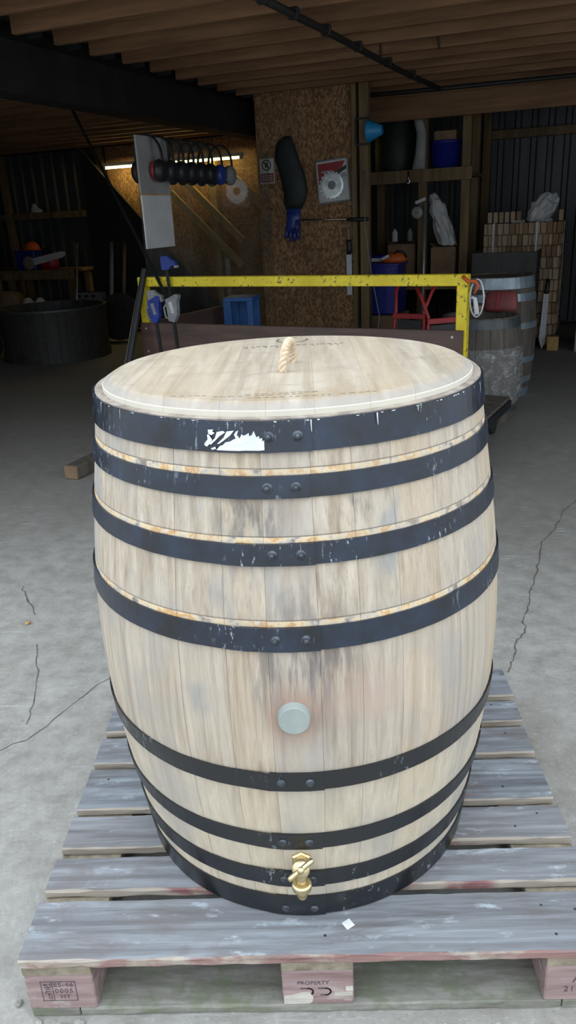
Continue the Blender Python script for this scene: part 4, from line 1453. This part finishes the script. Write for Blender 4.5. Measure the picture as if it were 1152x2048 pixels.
# ================================================================== BARRELS ON THE RIGHT
def old_barrel(name, label, loc, h, rt_, rb_, hoopsz, wood, hoopm, n=20, rot=0.0, openings=None, topdrop=0.03, hollow=False):
    t = thing(name, label, 'barrel', loc, rot)

    def R(z):
        f = (z / h - 0.5) * 2
        return rb_ - (rb_ - rt_) * f * f
    for i in range(n):
        a0, a1 = 2 * pi * i / n, 2 * pi * (i + 1) / n
        bm = bmesh.new()
        rows_ = []
        for k in range(9):
            z = h * k / 8
            r = R(z)
            e = 0.0025 / r
            rows_.append([bm.verts.new((rr * cos(a), rr * sin(a), z)) for rr, a in ((r - 0.002, a0 + e * 0.3), (r, a0 + e * 1.5), (r, (a0 + a1) / 2), (r, a1 - e * 1.5), (r - 0.002, a1 - e * 0.3), (r - 0.026, a1 - e * 0.3), (r - 0.026, a0 + e * 0.3))])
        for p, q in zip(rows_, rows_[1:]):
            for j in range(7):
                bm.faces.new((p[j], p[(j + 1) % 7], q[(j + 1) % 7], q[j]))
        bm.faces.new(rows_[0])
        bm.faces.new(rows_[-1])
        obj('stave', bm, wood, t)
    for z0, z1 in hoopsz:
        obj('hoop', lt([(R(z0), z0), (R(z0) + 0.004, z0), (R(z1) + 0.004, z1), (R(z1), z1)], 40, None, False), hoopm, t)
    zt = h - topdrop if not hollow else 0.06
    obj('head', lt([(R(zt) - 0.02, zt - 0.02), (R(zt) - 0.02, zt), (0.001, zt)], 32), wood, t)
    return t


old_barrel('old_barrel', 'low open-topped dark barrel wrapped in cling film', (1.94, 4.84, 0), 0.775, 0.275, 0.315, ((0.70, 0.765), (0.07, 0.115)), 'darkoak', 'darkhoop', 18, 0.2, hollow=True)
fb_ = tag(obj('cling_film_wrap', lt([(0.300, 0.14), (0.322, 0.22), (0.326, 0.37), (0.322, 0.48), (0.312, 0.56)], 48, None, False), 'film', None, True, (1.94, 4.84, 0)), 'shiny torn cling film wound round the low dark barrel', 'film')
old_barrel('old_barrel', 'closed oak barrel with zinc hoops behind the film-wrapped barrel', (2.235, 5.62, 0), 0.99, 0.285, 0.335, ((0.90, 0.985), (0.80, 0.86), (0.58, 0.63), (0.30, 0.35), (0.13, 0.18), (0.005, 0.08)), 'darkoak', 'galvhoop', 20, 0.4, topdrop=0.012)
# things on the wrapped barrel: red bag, scraps
tagged = thing('red_bag', 'faded dark red folded bag lying between the two old barrels', 'bag', (2.13, 5.02, 0.770), radians(-22))
tagged.scale = (0.8, 0.9, 0.9)
obj('cloth', loft([(0, 0, 0.0, 0.15, 0.045), (0, 0.0, 0.03, 0.16, 0.055), (-0.005, 0.01, 0.10, 0.155, 0.05), (0, 0.02, 0.15, 0.14, 0.03), (0, 0.02, 0.165, 0.12, 0.012)], 14), 'maroon', tagged, True)
obj('strap', bx((-0.03, -0.05, 0.085), (0.02, 0.012, 0.15), Matrix.Rotation(0.15, 3, 'Y'), 0.003), 'red', tagged)
for k, (x, y, s, m, lab) in enumerate(((1.880, 5.096, 0.035, 'cardboard', 'brown paper scrap on rim of film-wrapped barrel'), (1.978, 5.098, 0.04, 'stackwood', 'pale wood offcut on rim of film-wrapped barrel'))):
    q = pebble((x, y, 0.771), (s * 1.3, s * 0.5, s * 0.7), m, 'scrap', lab, 'scrap', 50 + k)
# dark box behind them
dbx = thing('dark_crate', 'dark brown wooden crate standing against the strapped timber stack', 'crate', W(0.03, 8.08, 0), RB)
for k in range(5):
    obj('front_plank', bx((0, -0.25, 0.11 + k * 0.215), (0.66, 0.022, 0.205), None, 0.004), 'tubwood', dbx)
    for s in (-1, 1):
        obj('side_plank', bx((s * 0.32, 0.0, 0.11 + k * 0.215), (0.022, 0.48, 0.205), None, 0.004), 'tubwood', dbx)
obj('floor_panel', bx((0, 0, 0.03), (0.62, 0.48, 0.02)), 'tubwood', dbx)

# strapped stack of oak offcuts on its pallet
sk = thing('timber_stack', 'tall strapped stack of short oak offcuts beside the corrugated wall', 'timber stack', W(0.13, 8.95, 0), RB)
obj('core', bx((0, 0.03, 0.72), (0.80, 0.80, 1.20)), 'stackwood', sk)
for x in (-0.36, 0, 0.36):
    obj('pallet_block', bx((x, -0.36, 0.06), (0.1, 0.1, 0.09), None, 0.004), 'leaf', sk)
obj('pallet_deck', bx((0, 0, 0.112), (0.84, 0.86, 0.022), None, 0.003), 'stackwood', sk)
cb_m = {}
z = 0.125
rn = random.Random(77)
row = 0
while z < 1.30:
    hh = 0.1215
    x = -0.41
    while x < 0.40:
        w_ = rn.choice((0.042, 0.052, 0.064))
        w_ = min(w_, 0.415 - x)
        key = round(w_, 3)
        if key not in cb_m:
            b_ = bx((0, 0, 0), (w_ - 0.005, 0.08, hh - 0.008), None, 0.004)
            me = bpy.data.meshes.new('offcut')
            b_.to_mesh(me)
            b_.free()
            cb_m[key] = me
        link('offcut', cb_m[key], 'offcut', sk, loc=(x + w_ / 2, -0.40 + rn.uniform(-.012, .012), z + hh / 2))
        x += w_
    # side face seen from the door
    y = -0.34
    while y < 0.40:
        key = 'side'
        if key not in cb_m:
            b_ = bx((0, 0, 0), (0.05, 0.115, hh - 0.008), None, 0.004)
            me = bpy.data.meshes.new('offcut')
            b_.to_mesh(me)
            b_.free()
            cb_m[key] = me
        link('offcut', cb_m[key], 'offcut', sk, loc=(0.405 + rn.uniform(-.01, .01), y + 0.06, z + hh / 2))
        y += 0.12
    z += hh
    row += 1
for x in (-0.30, 0.16):
    obj('strap', bx((x, -0.455, 0.73), (0.022, 0.003, 1.22)), 'strap', sk)
    obj('strap', bx((x, 0.0, 1.342), (0.022, 0.92, 0.003)), 'strap', sk)
obj('strap', tb([(0.44, -0.40, 1.34), (0.445, -0.42, 0.9), (0.44, -0.42, 0.35)], 0.012, 6, 0.3), 'strap', sk)
for side_, xs in (('a', [-0.36 + 0.062 * k for k in range(6)]), ('b', [0.395])):
    for x in xs:
        link('offcut', cb_m[0.052], 'offcut', sk, loc=(x, -0.32 + rn.uniform(-.02, .02), 1.345 + 0.055))
for x, y in ((-0.05, -0.38), (0.24, -0.40)):
    lp = [(x + 0.07 * cos(a * pi / 8), y + 0.03 * sin(a * pi / 8), 1.352 + 0.01 * sin(a * pi / 4)) for a in range(17)]
    obj('strap_coil', tb(lp, 0.006, 6), 'strap', sk, True)
pb_ = thing('plastic_bag', 'crumpled grey white plastic bag lying on the strapped timber stack', 'bag', W(0.32, 8.72, 1.341), RB)
bm = bmesh.new()
bmesh.ops.create_icosphere(bm, subdivisions=3, radius=1)
rn = random.Random(21)
for v in bm.verts:
    f = rn.uniform(0.86, 1.1)
    x, y, z = v.co
    v.co = Vector((x * 0.165 * f, y * 0.13 * f, max(0.0, (0.12 + z * 0.15 + 0.06 * x) * f)))
obj('bag', bm, 'paper', pb_)
# pale blade with black handle leaning on the stack
sb = thing('leaning_saw', 'long pale blade with black handle leaning on the timber stack', 'saw', W(0.43, 8.36, 0.0), RB)
sb.rotation_euler = (radians(-10.5), 0, RB)
obj('blade', pm([(-0.035, 0.10), (0.0, 0.0), (0.03, 0.06), (0.036, 0.60), (-0.022, 0.60)], 0.012), 'saw', sb)
obj('handle', loft([(0.008, 0, 0.595, 0.026, 0.012), (0.008, 0, 0.63, 0.016, 0.012), (0.012, 0, 0.70, 0.024, 0.014), (0.010, 0, 0.76, 0.014, 0.010)], 10), 'black', sb, True)
tg = tag(obj('yellow_carton', bx((0, 0, 0.075), (0.12, 0.10, 0.15), None, 0.004), 'leaf', None, False, W(0.55, 8.30, 0), RB), 'small yellow brown carton on floor by the leaning saw', 'box')
# boxes at the right edge
for k, (u, v, z, w_, h_, m, lab) in enumerate(((0.93, 8.35, 0, 0.30, 0.30, 'greyboard', 'grey scuffed carton on floor at foot of the cardboard column'), (0.94, 8.36, 0.30, 0.30, 0.40, 'cardboard', 'plain brown carton in middle of the cardboard column'), (0.98, 8.40, 0.70, 0.28, 0.32, 'black', 'black carton high in the cardboard column'), (0.97, 8.40, 1.02, 0.30, 0.38, 'cardboard', 'topmost brown carton of the cardboard column'))):
    b = thing('carton', lab, 'box', W(u, v, z), RB)
    obj('body', bx((0, 0, h_ / 2), (w_, 0.34, h_ - 0.002), None, 0.005), m, b)
    obj('tape', bx((0, -0.171, h_ / 2), (0.05, 0.002, h_ * 0.96)), 'greyboard', b)

# ================================================================== LEFT SIDE
tb0 = W(-5.36, 7.35, 0)
old_barrel('vat_tub', 'wide black tarred open tub standing on floor in the dark corner', tb0, 0.62, 0.66, 0.64, ((0.50, 0.53), (0.27, 0.31), (0.06, 0.10)), 'tubwood', 'tubwood', 26, 0.0, hollow=True)
obj_rim = [o for o in bpy.data.objects if o.name.startswith('vat_tub')][0]
obj_rim['category'] = 'tub'
obj('rim_band', lt([(0.662, 0.60), (0.667, 0.60), (0.667, 0.622), (0.660, 0.622)], 44, None, False), 'darkhoop', obj_rim)
# barrel head leaning by the wall
dh = thing('barrel_head', 'round dark barrel head leaning upright beyond the tarred tub', 'barrel head', W(-5.22, 8.6, 0), RB)
mt = at(orient((0.05, -1, 0.22)), (0, 0, 0.325))
for k in range(5):
    x0, x1 = -0.32 + k * 0.128, -0.32 + (k + 1) * 0.128
    pts = []
    for q in range(7):
        x = x0 + (x1 - x0 - 0.003) * q / 6
        pts.append((x, -sqrt(max(0.3205 ** 2 - x * x, 0))))
    for q in range(7):
        x = x1 - 0.003 - (x1 - x0 - 0.003) * q / 6
        pts.append((x, sqrt(max(0.3205 ** 2 - x * x, 0))))
    bm = bmesh.new()
    va = [bm.verts.new(mt @ Vector((x, y, -0.012))) for x, y in pts]
    vb = [bm.verts.new(mt @ Vector((x, y, 0.012))) for x, y in pts]
    bm.faces.new(va)
    bm.faces.new(vb)
    for q in range(len(pts)):
        bm.faces.new((va[q], va[(q + 1) % len(pts)], vb[(q + 1) % len(pts)], vb[q]))
    bmesh.ops.remove_doubles(bm, verts=bm.verts[:], dist=1e-5)
    obj('head_board', bm, 'tubwood', dh)
# work bench along the back wall with tools
bn = thing('tool_bench', 'long rough timber bench along the corrugated wall on the left', 'bench', W(-7.75, 9.75, 0), RB)
obj('bench_top', bx((0, 0, 0.90), (2.5, 0.55, 0.045), None, 0.004), 'post', bn)
obj('apron', bx((0, -0.27, 0.83), (2.5, 0.03, 0.11), None, 0.004), 'post', bn)
for x in (-1.15, 0.0, 1.15):
    for y in (-0.22, 0.22):
        obj('leg', bx((x, y, 0.44), (0.09, 0.09, 0.88), None, 0.004), 'post', bn)
tag(obj('leaning_prop', bx((0, 0, 1.308), (0.11, 0.08, 2.62), Matrix.Rotation(radians(1.5), 3, 'Y'), 0.004), 'post', None, False, W(-7.74, 9.2, 0), RB), 'thick timber prop standing before the tool bench', 'post')
# blue crate with orange tool
bc = thing('blue_crate', 'dark blue crate on the tool bench', 'crate', W(-7.42, 9.68, 0.922), RB)
obj('shell', bx((0, 0, 0.14), (0.36, 0.30, 0.28), None, 0.012), 'bluebin', bc)
obj('rim', bx((0, 0, 0.275), (0.38, 0.32, 0.025), None, 0.005), 'bluebin', bc)
oc = thing('orange_helmet', 'orange hard hat lying on the dark blue crate', 'helmet', W(-7.36, 9.66, 1.210), RB)
obj('shell', lt([(0.13, 0), (0.125, 0.03), (0.105, 0.085), (0.06, 0.12), (0.001, 0.13)], 20), 'orange', oc, True)
obj('brim', lt([(0.13, 0), (0.155, 0.001), (0.15, 0.008), (0.125, 0.01)], 20, None, False), 'orange', oc, True)
# chainsaw
cs_ = thing('chainsaw', 'red chainsaw with long white bar lying on tool bench', 'chainsaw', W(-7.05, 9.55, 0.922), RB)
obj('engine', loft([(0, 0.08, 0.0, 0.16, 0.10), (0, 0.08, 0.08, 0.17, 0.11), (0.02, 0.08, 0.18, 0.14, 0.09), (0.03, 0.08, 0.23, 0.08, 0.06)], 12), 'red', cs_, True)
obj('bar', pm([(-0.22, 0.06), (0.36, 0.17), (0.43, 0.21), (0.42, 0.255), (0.34, 0.26), (-0.24, 0.165)], 0.012, Matrix.Translation((0, -0.06, 0))), 'white', cs_)
obj('nose', lt([(0.10, 0), (0.10, 0.03), (0.06, 0.04), (0.001, 0.04)], 20, at(orient((0, -1, 0)), (-0.27, -0.05, 0.105))), 'stringer', cs_)
obj('handle', tb([(-0.10, 0.08, 0.18), (-0.08, 0.08, 0.30), (0.06, 0.08, 0.31), (0.12, 0.08, 0.20)], 0.014, 8), 'black', cs_, True)
# rags on the wall rail, toolbox, bottles
rg = tag(obj('rag', loft([(0, 0, 0.0, 0.10, 0.06), (0.01, 0, 0.03, 0.11, 0.06), (-0.02, 0, 0.07, 0.06, 0.05), (-0.03, 0, 0.13, 0.02, 0.02)], 10), 'paper', None, False, W(-7.52, 10.12, 1.762), RB), 'small pale rag lying on the wall rail', 'rag')
tbx = thing('toolbox', 'grey metal toolbox on floor crate beyond the tarred tub', 'toolbox', W(-6.28, 9.5, 0.36), RB)
obj('body', bx((0, 0, 0.11), (0.44, 0.22, 0.22), None, 0.008), 'greyplastic', tbx)
for x in (-0.13, 0.0, 0.13):
    obj('latch', bx((x, -0.113, 0.17), (0.07, 0.008, 0.035), None, 0.003), 'black', tbx)
tag(obj('floor_crate', bx((0, 0, 0.18), (0.45, 0.33, 0.358), None, 0.006), 'darkoak', None, False, W(-6.28, 9.5, 0), RB), 'dark wooden box on floor under the grey toolbox', 'box')
for k, (u, lab) in enumerate(((-7.20, 'white plastic jug behind tub, standing by the log end'), (-6.98, 'white plastic jug behind tub, standing by the toolbox'))):
    j = thing('plastic_jug', lab, 'jug', W(u + 0.06, 9.1, 0.30), RB)
    obj('body', lt([(0.085, 0), (0.09, 0.02), (0.088, 0.06), (0.092, 0.07), (0.088, 0.11), (0.09, 0.18), (0.05, 0.23), (0.03, 0.25), (0.001, 0.25)], 18), 'paper', j, True)
    obj('cap', lt([(0.034, 0.245), (0.034, 0.28), (0.001, 0.282)], 12), 'black', j, True)
tag(obj('low_bench', bx((0, 0, 0.149), (1.1, 0.4, 0.298), None, 0.008), 'darkoak', None, False, W(-7.08, 9.15, 0), RB), 'low dark wooden plinth under the white jugs', 'plinth')
lg = tag(obj('log_round', lt([(0.17, 0), (0.175, 0.02), (0.172, 0.25), (0.165, 0.26), (0.001, 0.26)], 20, at(orient((0.2, -1, 0.05)), (0, 0.1, 0.17))), 'cardboard', None, True, W(-7.45, 9.1, 0.305), RB), 'brown log round lying beside the white jugs', 'log')
# tyre at the very edge
ty = thing('rubber_tyre', 'black rubber tyre standing on floor left of the tarred tub', 'tyre', W(-6.06, 6.86, 0.20), RB)
bm = bmesh.new()
lathe(bm, [(0.12, -0.05), (0.18, -0.06), (0.20, -0.03), (0.20, 0.03), (0.18, 0.06), (0.12, 0.05)], 30, at(orient((0.35, -1, 0)), (0, 0, 0)), False)
obj('tread', bm, 'rubber', ty, True)
obj('rim', lt([(0.13, -0.03), (0.13, 0.03), (0.03, 0.035), (0.001, 0.035)], 24, at(orient((0.35, -1, 0)), (0, 0, 0))), 'greyplastic', ty)
# poles leaning against the wall in the corner
for k, (u, du, m, lab, r) in enumerate(((-6.36, -0.14, 'galv', 'pale metal broom pole leaning beside the toolbox', 0.02), (-5.75, -0.12, 'greyplastic', 'grey plastic pipe leaning behind the barrel head', 0.035), (-5.55, -0.10, 'darkoak', 'dark timber pole leaning behind the barrel head', 0.03))):
    tag(obj('leaning_pole', tb([(0, 0, 0.02), (du, 0.49, 1.28)], r, 8), m, None, True, W(u, 9.15, 0), RB), lab, 'pole')
hb = tag(obj('wire_hanger', tb([W(-0.69, 5.562, 2.60), W(-0.69, 5.562, 2.73), W(-0.68, 5.562, 2.74), W(-0.29, 5.562, 2.74), W(-0.28, 5.562, 2.73), W(-0.25, 5.562, 2.60)], 0.006, 6), 'pipe', None, True), 'bent black wire hanger hooked on the ceiling joist', 'hanger')
